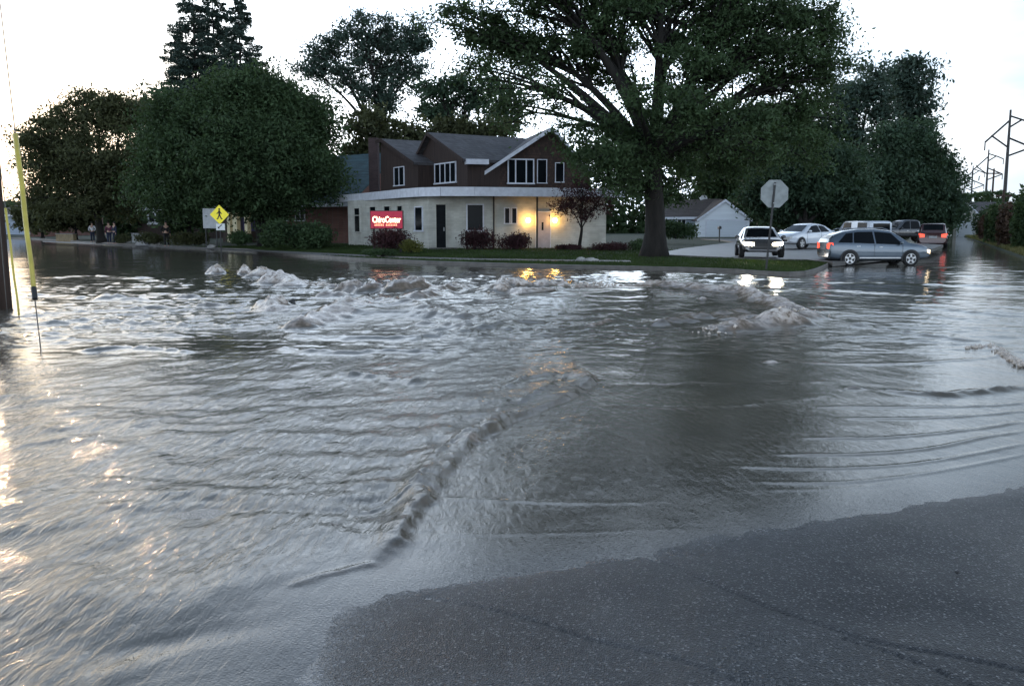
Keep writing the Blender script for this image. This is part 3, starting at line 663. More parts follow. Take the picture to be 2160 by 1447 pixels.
def conifer(name, label, base, H_, R, tr, seed, lean=0, group=None, nper=300):
    rnd = random.Random(seed); base = Vector(base); root = empty(name, base, label, 'tree', group); tk = MB(); P = []
    tk.tube([base+Vector((lean*t, 0, H_*t)) for t in (0, .25, .5, .75, 1)], [tr, tr*.8, tr*.55, tr*.3, .02], 8)
    z = .25
    while z < .985:
        for k in range(rnd.choice((5, 6, 7))):
            if rnd.random() < .12: continue
            a = rnd.random()*2*pi; L = R*(1-z)**.68*rnd.uniform(.65, 1.15)+.3
            o = base+Vector((lean*z, 0, H_*z)); dv = Vector((cos(a), sin(a), 0)); pts = []
            for i in range(6):
                t = i/5; pts.append(o+dv*L*t+Vector((0, 0, L*(.06*t-.36*t*t+.22*t**3))))
            tk.tube(pts, [.05*(1-z)+.02-(.05*(1-z)+.012)*i/5 for i in range(6)], 4, False)
            n = int(nper*L/R*1.4)+14
            for _ in range(n):
                t = rnd.uniform(.12, 1)**.8; i = min(int(t*5), 4); q = pts[i]+(pts[i+1]-pts[i])*(t*5-i)
                w = .07*L*(1-.6*t)+.06; sdv = dv.cross(Vector((0, 0, 1)))
                P.append(q+sdv*rnd.gauss(0, w)+Vector((0, 0, -abs(rnd.gauss(0, .24)))))
        z += rnd.uniform(.017, .027)
    child_world(tk.build('trunk', M['bark'], None, True), root)
    leaf_cloud('crown', np.array([tuple(p) for p in P]), .15, M['needle'], root, .4)
def bush(name, label, px, py_base, rx, ry, Yc, n, lsize, lm, group=None, z=None, cat='bush', lumps=5):
    """px centre, pixel half width rx, pixel height ry"""
    base = at(px, py_base, Yc)
    if z is not None: base.z = z
    root = empty(name, base, label, cat, group); wx_, hz = m_px(rx, Yc), m_px(ry, Yc); P = []; tk = MB()
    for k in range(lumps):
        c = base+Vector((random.uniform(-.6, .6)*wx_, random.uniform(-.4, .4)*wx_, hz*random.uniform(.35, .6)))
        for _ in range(4):
            e = c+Vector((random.gauss(0, .25)*wx_, random.gauss(0, .2)*wx_, random.uniform(.0, .4)*hz)); tk.tube([Vector((base.x+(c.x-base.x)*.3, base.y, base.z-.05)), c*.5+e*.5+Vector((0, 0, -.1*hz)), e], [.02, .014, .006], 4, False)
        v = RNG.normal(size=(n//lumps, 3)); v /= np.linalg.norm(v, axis=1)[:, None]; v *= RNG.random((len(v), 1))**.4
        v *= 1+.35*np.sin(v[:, :1]*7+k)*np.cos(v[:, 1:2]*6)
        q = np.array(c)+v*np.array([wx_*.5, wx_*.42, hz*.48]); q[:, 2] = np.maximum(q[:, 2], base.z-.02); P.append(q)
    child_world(tk.build('stem', M['bark'], None), root); leaf_cloud('foliage', np.concatenate(P), lsize, M[lm], root)
    return root

# the great tree on the corner lawn
YB = 38.5
bt = gl(1380, 543)
tree('shade_tree', 'huge dark spreading shade tree on the corner lawn, its limbs fanning above the shop roof', 'tree', (bt.x, bt.y, bt.z-.1), .50,
     [(1010, 60, 95, 60), (1000, 165, 60, 50), (1120, 100, 120, 80), (1130, 190, 85, 50, -1), (1240, 20, 160, 90), (1300, 130, 90, 60, 2), (1420, 20, 170, 100), (1560, 40, 150, 110), (1480, 150, 100, 60), (1650, 70, 110, 90), (1720, 60, 85, 70), (1700, 170, 100, 85),
      (1600, 230, 130, 90), (1235, 262, 60, 42, -1), (1275, 340, 80, 60, -2), (1085, 238, 50, 38, 1), (1340, 290, 90, 90), (1500, 260, 90, 60), (1690, 270, 100, 80), (1300, 330, 60, 50, -2), (1440, 330, 70, 60, 1), (1340, 350, 70, 60, 0), (1560, 330, 80, 60, 2), (1400, 400, 40, 45, 3), (1330, 215, 60, 35, -4), (1450, 240, 70, 40, -4), (1560, 290, 80, 60, -3), (1400, -90, 300, 90), (1640, -60, 170, 90), (1110, -50, 150, 70), (1330, 380, 55, 45)],
     YB, 500, 150000, .085, 'leaf', fork=.42, crad=.92, flat=.5, twig=3, trunk_top=at(1378, 330, YB))
# dense dark mass right of it
tree('dense_tree', 'dense dark low-crowned tree right of the huge shade tree, behind the white garage', 'tree', at(1640, 500, 108), .5,
     [(1520, 400, 80, 60), (1600, 330, 110, 90), (1700, 330, 110, 90), (1680, 420, 130, 60), (1560, 290, 60, 60), (1760, 400, 80, 70), (1470, 330, 45, 70)], 112, 360, 100000, .27, 'leaf', fork=.3, crad=2.2)
tree('dense_tree', 'dark broad tree right of the white garage, behind the parked cars', 'tree', at(1690, 500, 72), .4,
     [(1640, 400, 60, 60), (1720, 370, 80, 80), (1700, 440, 100, 35), (1780, 430, 60, 45)], 74, 300, 80000, .18, 'leaf2', fork=.3, crad=1.4)
tree('dense_tree', 'large rounded dark tree beside the side street, left of the power line', 'tree', at(1905, 495, 86), .45,
     [(1900, 340, 75, 70), (1850, 400, 70, 60), (1930, 400, 80, 70), (1960, 440, 62, 45), (1880, 440, 90, 45), (1920, 310, 50, 40), (1975, 380, 38, 45)], 88, 420, 110000, .20, 'leaf2', fork=.25, crad=1.5)
tree('tall_tree', 'tall airy tree whose pale-edged top shows above the rounded tree, left of the power line', 'tree', at(1900, 490, 118), .4,
     [(1925, 165, 42, 40), (1930, 225, 42, 40), (1900, 200, 30, 40), (1935, 270, 30, 30)], 118, 60, 7500, .30, 'leaf_blue', fork=.75, crad=1.9, twig=4)
tree('tall_tree', 'tall sparse tree between the huge shade tree and the power line, sky between its limbs', 'tree', at(1800, 490, 112), .4,
     [(1835, 165, 40, 35), (1800, 210, 55, 45), (1860, 225, 30, 50), (1800, 290, 50, 40), (1770, 240, 40, 60)], 112, 75, 8000, .28, 'leaf_blue', fork=.55, crad=1.8, twig=5)
# elm left of the house
tree('elm_tree', 'tall vase-shaped elm behind the shop, standing clear against the sky', 'tree', at(800, 490, 84), .45,
     [(770, 70, 75, 45), (700, 120, 60, 50), (860, 70, 50, 40), (660, 150, 42, 30), (820, 130, 80, 50), (740, 165, 70, 40), (860, 160, 42, 40), (800, 210, 55, 40)], 84, 150, 26000, .15, 'leaf_blue', fork=.52, crad=1.25, twig=5, trunk_top=at(798, 290, 84))
tree('airy_tree', 'sparse tree with many bare limbs behind the brown gables, right of the tall elm', 'tree', at(965, 490, 78), .35,
     [(930, 200, 60, 45), (900, 190, 35, 30), (980, 230, 70, 50), (1060, 220, 50, 50), (1000, 180, 50, 30), (930, 250, 50, 30)], 78, 90, 8000, .20, 'leaf2', fork=.5, crad=1.1, twig=6)
tree('airy_tree', 'low dark tree directly behind the brown shop roof', 'tree', at(860, 490, 74), .3,
     [(860, 290, 60, 35), (780, 280, 50, 50), (950, 275, 60, 22), (1040, 280, 60, 25), (745, 330, 40, 50)], 74, 110, 12000, .20, 'leaf3', fork=.6, crad=1.2, twig=3)
# conifers
for i, (px, top, Yc, R) in enumerate(((428, -42, 96, 7.0), (468, -60, 98, 6.0), (521, -16, 94, 5.6), (395, 70, 99, 4.6))):
    b = at(px, 490, Yc); t = at(px, top, Yc)
    conifer('spruce_tree', ('leftmost of the three tall spruces, its top cut by the frame', 'middle and tallest spruce of the three rising above the round tree', 'rightmost tall spruce with a clear pointed tip', 'shorter spruce just left of the tall ones, above the round tree')[i], (b.x, b.y, .2), t.z-.2, R, .35, 20+i, 0, 'spruces above the round tree')
# big round tree and neighbours on the left
b = at(556, 512, 60)
tree('round_tree', 'big dense round dark tree left of the shop, in front of the spruces', 'tree', (b.x, b.y, .2), .42,
     [(520, 210, 90, 45), (430, 260, 110, 60), (600, 250, 80, 55), (650, 300, 50, 62), (370, 320, 80, 75), (500, 320, 140, 80), (620, 370, 100, 60), (420, 400, 110, 50), (540, 410, 100, 40), (655, 375, 38, 45), (340, 390, 50, 50), (560, 190, 50, 30), (470, 205, 45, 25)],
     61, 360, 230000, .125, 'leaf', fork=.35, crad=1.5, flat=.7)
b = at(215, 505, 74)
tree('maple_tree', 'spiky-edged maple at the left, lit orange from behind', 'tree', (b.x, b.y, .2), .35,
     [(200, 240, 90, 42), (120, 290, 70, 45), (260, 250, 50, 50), (170, 340, 110, 60), (100, 380, 55, 60), (240, 350, 70, 60), (160, 420, 100, 40), (270, 410, 60, 50), (90, 330, 45, 45)],
     74, 260, 60000, .14, 'leaf3', fork=.35, crad=1.2, twig=4)
tree('maple_tree', 'smaller tree between the spiky maple and the round dark tree', 'tree', at(330, 500, 92), .35,
     [(350, 215, 45, 30), (340, 250, 60, 40), (320, 330, 50, 60), (300, 420, 55, 45)], 92, 70, 10000, .25, 'leaf2', fork=.4, crad=1.6, twig=4)
# low dark trees filling the street side on the left
for i, (px, py, rx, ry, Yc, lab) in enumerate(((90, 455, 45, 30, 100, 'far low tree beside the pale blue house at the left end of the street'), (160, 462, 60, 26, 92, 'low dark tree under the spiky maple'), (285, 452, 60, 36, 88, 'low dark tree left of the white bay window'),
                                    (400, 442, 60, 40, 84, 'low dark tree behind the pedestrian sign'), (655, 430, 70, 34, 72, 'low dark tree in front of the red brick wall'))):
    b = at(px, 497, Yc); tree('small_tree', lab, 'tree', (b.x, b.y, .2), .18, [(px-rx*.5, py, rx*.6, ry), (px+rx*.5, py-4, rx*.6, ry), (px, py-ry*.5, rx*.7, ry*.7)], Yc, 80, 13000, .26, ('leaf3', 'leaf3', 'leaf', 'leaf', 'leaf')[i], fork=.4, crad=1.0)
# ornamental tree before the house
b = gl(1222, 526)
tree('ornamental_tree', 'small thin-leaved ornamental tree in front of the shop wall, right of the lit door', 'tree', (b.x, b.y, b.z-.05), .11,
     [(1190, 425, 28, 32), (1230, 400, 35, 30), (1265, 425, 30, 32), (1225, 440, 35, 28), (1280, 400, 18, 20)], b.y, 110, 3600, .07, 'leaf_red', fork=.42, crad=.42, twig=6)
# a far-off wood that closes the horizon
P = []
for _ in range(60000):
    x = random.uniform(-150, 118); P.append((x, 150+random.uniform(-6, 6), 0.2+min(abs(random.gauss(0, 1)), 1.5)*3.0*(1+.35*sin(x*.11)+.25*sin(x*.31+2))))
leaf_cloud('wood', np.array(P), .55, M['leaf'], None); tag(bpy.data.objects['wood'], 'dark far-off wood closing the horizon behind the trees', 'wood', kind='stuff')
# tall scrub on the right
for i, (px, pb, rx, ry, Yc, lm, lab) in enumerate(((2085, 498, 26, 48, 78, 'leaf_brown', 'reddish brown bush nearest the pale garage at the end of the side street'), (2115, 505, 34, 78, 70, 'leaf', 'dark bush under the nearest power pylon'),
                                          (2150, 512, 40, 92, 62, 'leaf_brown', 'brown-green tall bush at the right edge, above the verge'), (2180, 520, 45, 110, 55, 'leaf', 'dark tall bush cut by the right edge of the frame'), (2100, 496, 40, 62, 95, 'leaf', 'far dark bush between the pale garage and the pylons'), (2215, 530, 40, 100, 48, 'leaf3', 'olive bush beyond the right edge beside the verge'))):
    bush('tall_bush', lab, px, pb, rx, ry, Yc, 9000, .15, lm, 'scrub along the right verge', z=.3)
# shrubs round the buildings
for a in ((805, 524, 62, 44, 45.2, 5200, .06, 'leaf_red', 'dark purple shrubs in a bed below the red illuminated sign'),
          (870, 530, 26, 24, 43.6, 2200, .05, 'leaf_yellow', 'yellow-green low shrub right of the red sign'), (800, 541, 40, 15, 41.5, 2500, .05, 'leaf', 'low dark green shrub on the lawn in front of the red sign'),
          (1005, 526, 46, 42, 46.5, 4600, .055, 'leaf_red', 'purple shrub under the large black shop window'), (1080, 526, 40, 34, 46.5, 3800, .055, 'leaf_red', 'reddish shrub left of the lit shop door'),
          (1200, 528, 34, 12, 46, 1800, .05, 'leaf_red', 'low reddish plants left of the ornamental tree trunk'), (1285, 533, 44, 22, 45, 3200, .05, 'leaf_red', 'low purple bush at the right corner of the shop'),
          (1345, 531, 40, 24, 46, 2600, .06, 'leaf', 'low green bush between the shop corner and the huge trunk'),
          (1432, 503, 36, 36, 62, 3600, .09, 'leaf', 'rounded dark shrub left of the white garage'),
          (640, 522, 78, 56, 53, 9000, .10, 'leaf', 'dark clipped hedge in front of the brick house'), (560, 520, 40, 34, 54, 3000, .10, 'leaf', 'dark shrub by the round tree trunk'),
          (500, 516, 42, 26, 58, 3000, .09, 'leaf', 'green shrub below the pedestrian sign'), (405, 516, 40, 26, 62, 3000, .09, 'leaf3', 'olive shrub right of the standing dark figure'),
          (310, 514, 34, 22, 66, 2600, .08, 'leaf3', 'low yellow-green shrub below the white bay window'), (262, 512, 18, 18, 68, 1500, .08, 'leaf3', 'small garden shrub left of the pale box')):
    bush('shrub', a[8], a[0], a[1], a[2], a[3], a[4], a[5], a[6], a[7], 'garden shrubs')

# ------------------------------------------------------------------ buildings
class Wall:
    """vertical plane through a and b (ground points), outward normal towards the street"""
    def __init__(s, a, b):
        s.a = Vector((a[0], a[1], 0)); d = Vector((b[0]-a[0], b[1]-a[1], 0)); s.L = d.length; s.u = d.normalized(); s.n = Vector((s.u.y, -s.u.x, 0))
    def hit(s, px, py):
        r = ray(px, py); o = Vector((0, 0, EYE)); t = (s.a-o).dot(s.n)/r.dot(s.n); p = o+r*t; return (p-s.a).dot(s.u), p.z
    def P(s, u, z, k=0): return s.a+s.u*u+s.n*k+Vector((0, 0, z))
    def box(s, mb, u0, u1, z0, z1, k0, k1):
        mb.hexa([s.P(u0, z0, k1), s.P(u1, z0, k1), s.P(u1, z0, k0), s.P(u0, z0, k0), s.P(u0, z1, k1), s.P(u1, z1, k1), s.P(u1, z1, k0), s.P(u0, z1, k0)]); return mb
    def rect(s, x0, x1, y0, y1):
        ym = (y0+y1)/2; u0, _ = s.hit(x0, ym); u1, _ = s.hit(x1, ym); _, z1 = s.hit((x0+x1)/2, y0); _, z0 = s.hit((x0+x1)/2, y1); return u0, u1, z0, z1
def part(mb, name, m, root, smooth=False, label=None):
    o = child_world(mb.build(name, m, None, smooth), root)
    if label: o['label'] = label
    return o
def window(w, root, x0, x1, y0, y1, frame=.06, mull=(), m='white_trim', rails=()):
    u0, u1, z0, z1 = w.rect(x0, x1, y0, y1)
    fr = MB(); w.box(fr, u0-frame, u1+frame, z1, z1+frame, 0, .07); w.box(fr, u0-frame*1.6, u1+frame*1.6, z0-frame*1.2, z0, 0, .11); w.box(fr, u0-frame, u0, z0, z1, 0, .07); w.box(fr, u1, u1+frame, z0, z1, 0, .07)
    for t in mull: c = u0+(u1-u0)*t; w.box(fr, c-frame*.5, c+frame*.5, z0, z1, 0, .06)
    for t in rails: c = z0+(z1-z0)*t; w.box(fr, u0, u1, c-.02, c+.02, 0, .055)
    f = part(fr, 'window', M[m], root); g_ = MB(); w.box(g_, u0, u1, z0, z1, .003, .03)
    o = g_.build('pane', M['glass'], None); o = child_world(o, root); o.parent = f
    return f
# --- the corner shop
A = at(735, 500, 59); C = at(905, 500, 49.0); B = at(1278, 500, 51.0)
WL = Wall(A, C); WR = Wall(C, B)
gz = .30
house = empty('corner_shop', (C.x, C.y, gz), 'white brick corner shop with a curved flat canopy roof and dark brown gabled upper floor', 'building')
inner = WL.P(0, 0, -11), WR.P(WR.L, 0, -11)
mb = MB(); foot = [Vector((A.x, A.y, gz-.3)), Vector((C.x, C.y, gz-.3)), Vector((B.x, B.y, gz-.3)), Vector((inner[1].x, inner[1].y, gz-.3)), Vector((inner[0].x, inner[0].y, gz-.3))]
mb.prism(foot, (0, 0, 3.2-gz+.3)); part(mb, 'wall', M['white_brick'], house)
# canopy fascia (bent line) and flat roof
cp = [(712, 61), (760, 57.5), (810, 53.4), (850, 50.4), (885, 48.6), (930, 47.8), (1000, 47.8), (1100, 48.5), (1210, 49.3), (1318, 50.2)]
cpt = [at(a, 410, y) for a, y in cp]
poly = [Vector((p.x, p.y, 3.17)) for p in cpt]+[Vector((B.x+1.3, 60, 3.17)), Vector((A.x+2, 66, 3.17))]
mb = MB(); mb.prism([p+Vector((0, 0, .06)) for p in poly], (0, 0, .36)); part(mb, 'roof', M['roof'], house)
mb = MB()
for i in range(len(cpt)-1):
    a, b = cpt[i], cpt[i+1]; t = (b-a).normalized(); n_ = Vector((t.y, -t.x, 0)).normalized()
    lo, hi = 3.15, 3.63
    mb.hexa([a+n_*.06+Vector((0, 0, lo-a.z)), b+n_*.06+Vector((0, 0, lo-b.z)), b+Vector((0, 0, lo-b.z)), a+Vector((0, 0, lo-a.z)), a+n_*.06+Vector((0, 0, hi-a.z)), b+n_*.06+Vector((0, 0, hi-b.z)), b+Vector((0, 0, hi-b.z)), a+Vector((0, 0, hi-a.z))])
part(mb, 'fascia', M['white_trim'], house)
# upper floor: two gables along the left wall, one white-edged gable facing the street
def gable(w, pix, depth, mt, root, over=.25, trim=None, roofm='roof', thick=.16):
    pts = []
    for px, py in pix: u, z = w.hit(px, py); pts.append(w.P(u, z))
    mb = MB(); mb.prism(pts, -w.n*depth); part(mb, 'upper_wall', mt, root)
    # pts order: bottom left, eave left, apex, eave right, bottom right
    for a, b in ((pts[1], pts[2]), (pts[2], pts[3])):
        d = (b-a).normalized(); e = d*over
        a2, b2 = (a-e, b) if a is pts[1] else (a, b+e); up = Vector((0, 0, thick))
        mb = MB(); mb.prism([a2+Vector((0, 0, .01)), b2+Vector((0, 0, .01)), b2+up, a2+up], -w.n*(depth)); 
        for v in range(len(mb.v)): 
            if v < 4: mb.v[v] = tuple(Vector(mb.v[v])+w.n*.3)
        part(mb, 'roof', M[roofm], root)
        mb = MB(); mb.prism([a2+w.n*.303+Vector((0, 0, -.04)), b2+w.n*.303+Vector((0, 0, -.04)), b2+w.n*.303+up*1.12, a2+w.n*.303+up*1.12], w.n*.05)
        part(mb, 'barge_board', M[trim] if trim else M['board_wall'], root)
    return pts
WLu = Wall(WL.P(0, 0, -1.2), WL.P(WL.L, 0, -1.2)); WRu = Wall(WR.P(0, 0, -1.0), WR.P(WR.L, 0, -1.0))
q_ = at(986, 400, 49.7); WLu2 = Wall(q_-WL.u*12, q_); q_ = at(882, 400, 52.6); WLu = Wall(q_-WL.u*8, q_)
gable(WLu, [(803, 404), (803, 302), (813, 299), (882, 348), (882, 404)], 6, M['board_wall'], house, .05)
gable(WLu2, [(880, 404), (880, 347), (911, 286), (986, 341), (986, 404)], 7.5, M['board_wall'], house, .08)
g3 = gable(WRu, [(1030, 406), (1015, 372), (1162, 275), (1245, 366), (1245, 406)], 7, M['shingle_wall'], house, .35, 'white_trim')
# low wing between the gables with its white gutter
u0, z0 = WRu.hit(984, 344); u1, z1 = WRu.hit(1034, 344)
mb = MB(); WRu.box(mb, u0-.3, u1+.6, 3.5, z0+.0, -3, -.02); part(mb, 'upper_wall', M['shingle_wall'], house)
wgt = Wall(at(983, 400, 49.45), at(1032, 400, 49.7)); ga, gb, gc, gd2 = wgt.rect(983, 1031, 336, 347); mb = MB(); wgt.box(mb, ga, gb, gc, gd2, -.9, .06); part(mb, 'gutter', M['white_trim'], house)
u0, z0 = WRu.hit(992, 374); u1, z1 = WRu.hit(1018, 374); mb = MB(); WRu.box(mb, u0, u1, z0-.02, z0+.18, .3, .36); part(mb, 'barge_board', M['white_trim'], house)
# upper windows
window(WLu, house, 833, 853, 354, 391, .05, (.5,)); window(WLu2, house, 919, 962, 346, 385, .07, (.25, .5, .75))
window(WRu, house, 1073, 1124, 338, 386, .07, (.28, .72)); window(WRu, house, 1134, 1152, 338, 386, .04, ()); window(WRu, house, 1172, 1188, 345, 384, .04, ())
# ground floor openings
window(WL, house, 749, 760, 440, 489, .05, (), 'white_brick', (.7,)); window(WL, house, 782, 794, 437, 484, .04, (), 'white_brick', (.6,)); window(WL, house, 812, 824, 436, 484, .04, (), 'white_brick', (.6,)); window(WL, house, 840, 850, 435, 484, .04, (), 'white_brick', (.6,))
window(WL, house, 877, 892, 438, 486, .07, ()); window(WR, house, 986, 1018, 433, 486, .07, ()); window(WR, house, 1065, 1074, 440, 471, .05, ()); window(WR, house, 1080, 1089, 440, 471, .05, ())
u0, u1, z0, z1 = WR.rect(920, 940, 432, 523); mb = MB(); WR.box(mb, u0, u1, gz, z1, .01, .05); dd_ = part(mb, 'door', M['door_dark'], house, label='dark glazed shop door')
mb = MB(); WR.box(mb, u0-.07, u0, gz, z1+.07, .0, .09); WR.box(mb, u1, u1+.07, gz, z1+.07, 0, .09); WR.box(mb, u0, u1, z1, z1+.07, 0, .09); o = part(mb, 'door_frame', M['white_brick'], house); o.parent = dd_
mb = MB(); WR.box(mb, u1-.12, u1-.08, gz+1.0, gz+1.2, .05, .09); o = part(mb, 'handle', M['steel'], house); o.parent = dd_
mb = MB(); WR.box(mb, u0-.4, u1+.5, gz-.3, gz+.1, .0, .9); part(mb, 'step', M['concrete'], house)
u0, u1, z0, z1 = WR.rect(1131, 1160, 448, 523); mb = MB(); WR.box(mb, u0, u1, gz, z1, .01, .05); d2 = part(mb, 'door', M['door_pink'], house, label='pale door with a small black window slit between two lit lamps')
ua, ub, za, zb = WR.rect(1142, 1146, 469, 486); mb = MB(); WR.box(mb, ua, ub, za, zb, .05, .06); o = part(mb, 'pane', M['glass'], house); o.parent = d2
mb = MB(); WR.box(mb, u0-.05, u0, gz, z1+.05, 0, .08); WR.box(mb, u1, u1+.05, gz, z1+.05, 0, .08); WR.box(mb, u0, u1, z1, z1+.05, 0, .08); o = part(mb, 'door_frame', M['white_trim'], house); o.parent = d2
u0, _ = WR.hit(1127, 480); mb = MB(); mb.tube([WR.P(u0, gz-.1, .7), WR.P(u0, 3.2, .7)], .055, 8); part(mb, 'post', M['dark_metal'], house)
u0, _ = WR.hit(1041, 450); mb = MB(); mb.tube([WR.P(u0, gz, .06), WR.P(u0, 3.2, .06)], .045, 8); part(mb, 'downpipe', M['dark_metal'], house)
for px in (1113, 1169):
    u, z = WR.hit(px, 465); mb = MB(); WR.box(mb, u-.05, u+.05, z-.12, z+.16, .0, .05); mb.tube([WR.P(u, z+.14, .03), WR.P(u, z+.16, .16)], .015, 6)
    w_ = part(mb, 'wall_lamp', M['dark_metal'], house); mb = MB().ball(WR.P(u, z, .17), .13, (1, 1, 1.15), 12, 8); o = part(mb, 'globe', M['lamp_glow'], house, True); o.parent = w_
    pl_ = bpy.data.lights.new('porch_light', 'POINT'); pl_.energy = 15; pl_.color = (1, .55, .16); pl_.shadow_soft_size = .1
    lo_ = bpy.data.objects.new('porch_light', pl_); COL.objects.link(lo_); lo_.location = WR.P(u, z, .30)
# chimney
c = at(790, 330, 62); mb = MB().box(c.x-.35, c.x+.28, 61.6, 62.4, 3, at(790, 292, 62).z); part(mb, 'chimney', brick_mat('dark_chimney_brick', (.06, .035, .035), (.05, .04, .04), .22, .075), house)

# --- brick house with teal roof, left of the shop
def simple_house(name, label, w, zb, zt, depth, wallm, ridge_h, roofm, over=.5, gable_front=False):
    p = w.P(w.L/2, zb, 0); root = empty(name, p, label, 'building')
    mb = MB(); mb.prism([w.P(0, zb, 0), w.P(w.L, zb, 0), w.P(w.L, zb, -depth), w.P(0, zb, -depth)], (0, 0, zt-zb)); part(mb, 'wall', wallm, root)
    mb = MB()
    if gable_front:
        a, b, r = w.P(0, zt, 0), w.P(w.L, zt, 0), w.P(w.L/2, ridge_h, 0)
        m2 = MB(); m2.prism([a, b, r], -w.n*depth); part(m2, 'gable', wallm, root)
        for s0, s1 in ((a, r), (r, b)):
            d = (s1-s0).normalized()*over; q0, q1 = (s0-d, s1) if s0 is a else (s0, s1+d)
            m3 = MB(); m3.prism([q0+w.n*over*.5+Vector((0, 0, .02)), q1+w.n*over*.5+Vector((0, 0, .02)), q1+w.n*over*.5+Vector((0, 0, .16)), q0+w.n*over*.5+Vector((0, 0, .16))], -w.n*(depth+over)); part(m3, 'roof', roofm, root)
            m3 = MB(); m3.prism([q0+w.n*(over*.5+.003)+Vector((0, 0, -.10)), q1+w.n*(over*.5+.003)+Vector((0, 0, -.10)), q1+w.n*(over*.5+.003)+Vector((0, 0, .18)), q0+w.n*(over*.5+.003)+Vector((0, 0, .18))], w.n*.05); part(m3, 'barge_board', M['white_trim'], root)
    else:
        e = over
        q = [w.P(-e, zt, e), w.P(w.L+e, zt, e), w.P(w.L+e, ridge_h, -depth/2), w.P(-e, ridge_h, -depth/2)]; r_ = [w.P(-e, zt, -depth-e), w.P(w.L+e, zt, -depth-e)]
        mb.prism(q, (0, 0, .15)); mb.prism([r_[0], r_[1], q[2], q[3]], (0, 0, .15)); part(mb, 'roof', roofm, root)
        m2 = MB()
        for u in (0, w.L-.05): m2 = MB(); m2.prism([w.P(u, zt-.01, 0), w.P(u, zt-.01, -depth), w.P(u, ridge_h-.02, -depth/2)], w.u*.05); part(m2, 'gable', wallm, root)
        m3 = MB(); w.box(m3, -e, w.L+e, zt-.16, zt+.10, e+.003, e+.05); part(m3, 'gutter', M['white_trim'], root)
    return root
wb = Wall(at(560, 500, 70), at(742, 500, 64)); bh = simple_house('brick_house', 'low red brick house with a steep teal shingle roof, left of the white shop', wb, .2, 3.1, 9, M['red_brick'], 6.9, M['roof_teal'])
for x in (590, 625): window(wb, bh, x, x+18, 440, 465, .07, (.5,))
wb = Wall(at(270, 500, 88), at(356, 500, 85)); bh = simple_house('bungalow', 'dark shingled bungalow with a white arched bay window, behind the standing dark figure', wb, .2, 3.2, 8, M['board_wall'], 5.5, M['roof_brown'])
u0, u1, z0, z1 = wb.rect(312, 350, 447, 474); mb = MB(); pts = [wb.P(u0, z0, .02), wb.P(u1, z0, .02), wb.P(u1, z1-.4, .02)]+[wb.P((u0+u1)/2+(u1-u0)/2*cos(t), z1-.4+.45*sin(t), .02) for t in [pi*i/10 for i in range(11)]]+[wb.P(u0, z1-.4, .02)]
mb.prism(pts, wb.n*.12); bw = part(mb, 'window', M['white_trim'], bh, label='white arched bay window')
mb = MB()
for a_ in (.14, .58): wb.box(mb, u0+(u1-u0)*a_, u0+(u1-u0)*(a_+.28), z0+.25, z1-.1, .14, .155)
o = part(mb, 'pane', M['glass'], bh); o.parent = bw
wb = Wall(at(470, 500, 72), at(555, 500, 68)); bh = simple_house('porch_house', 'dark house with a blue porch on faintly self-glowing cream columns, right of the pedestrian sign', wb, .2, 3.0, 8, M['board_wall'], 5.0, M['roof_brown'])
M['blue_paint'] = mat('blue_paint', (.04, .04, .16), .6, .2, 4); M['cream_glow_paint'] = mat('cream_glow_paint', (.55, .53, .38), .6, .1, 4, emit=((.8, .7, .4), .05))  # cream columns emit faintly in place of porch light; no lamp here
mb = MB()
for x0, x1 in ((493, 499), (505, 514), (530, 536)): 
    u0, u1, z0, z1 = wb.rect(x0, x1, 448, 486); wb.box(mb, u0, u1, .3, z1, .3, .6)
part(mb, 'column', M['cream_glow_paint'], bh)
mb = MB(); u0, u1, z0, z1 = wb.rect(490, 541, 455, 488); wb.box(mb, u0, u1, z0, z1, .01, .05); part(mb, 'siding', M['blue_paint'], bh)
mb = MB(); u0, u1, z0, z1 = wb.rect(518, 529, 460, 485); wb.box(mb, u0, u1, z0, z1, .06, .09); part(mb, 'door', M['red_brick'], bh)
wb = Wall(at(-10, 500, 128), at(52, 500, 124)); simple_house('far_house', 'pale blue house far off at the left end of the flooded street', wb, .2, 3.0, 8, M['blue_siding'], 4.6, M['roof_brown'])
wb = Wall(at(64, 500, 112), at(150, 500, 112)); simple_house('far_house', 'low reddish house far off between the yellow guard and the maple', wb, .2, 2.4, 8, M['red_brick'], 3.6, M['roof_brown'])
# --- garage, its neighbour house
wg = Wall(at(1474, 500, 99), at(1580, 500, 99)); zg = .17
gar = simple_house('garage', 'white gable-fronted garage with a closed wide door, at the head of the driveway', wg, zg, at(1530, 463, 99).z, 9, M['white_siding'], at(1530, 424, 99).z, M['roof_brown'], .35, True)
u0, u1, z0, z1 = wg.rect(1490, 1572, 466, 505); mb = MB(); wg.box(mb, u0, u1, zg, z1, .005, .04)
for k in range(1, 4): wg.box(mb, u0, u1, zg+(z1-zg)*k/4-.015, zg+(z1-zg)*k/4+.015, .04, .05)
gd_ = part(mb, 'garage_door', M['garage_door'], gar); mb = MB(); wg.box(mb, u0-.12, u0, zg, z1+.13, 0, .06); wg.box(mb, u1, u1+.12, zg, z1+.13, 0, .06); wg.box(mb, u0, u1, z1, z1+.13, 0, .06); o = part(mb, 'door_frame', M['white_trim'], gar); o.parent = gd_
wn_ = Wall(at(1385, 500, 104), at(1476, 500, 101)); nb = simple_house('neighbour_house', 'low pale house with a brown roof attached behind the left side of the white garage', wn_, .2, at(1430, 460, 103).z, 10, M['blue_siding'], at(1440, 424, 108).z, M['roof_brown'], .4)
window(wn_, nb, 1405, 1412, 464, 480, .1); window(wn_, nb, 1430, 1446, 464, 480, .1, (.5,))
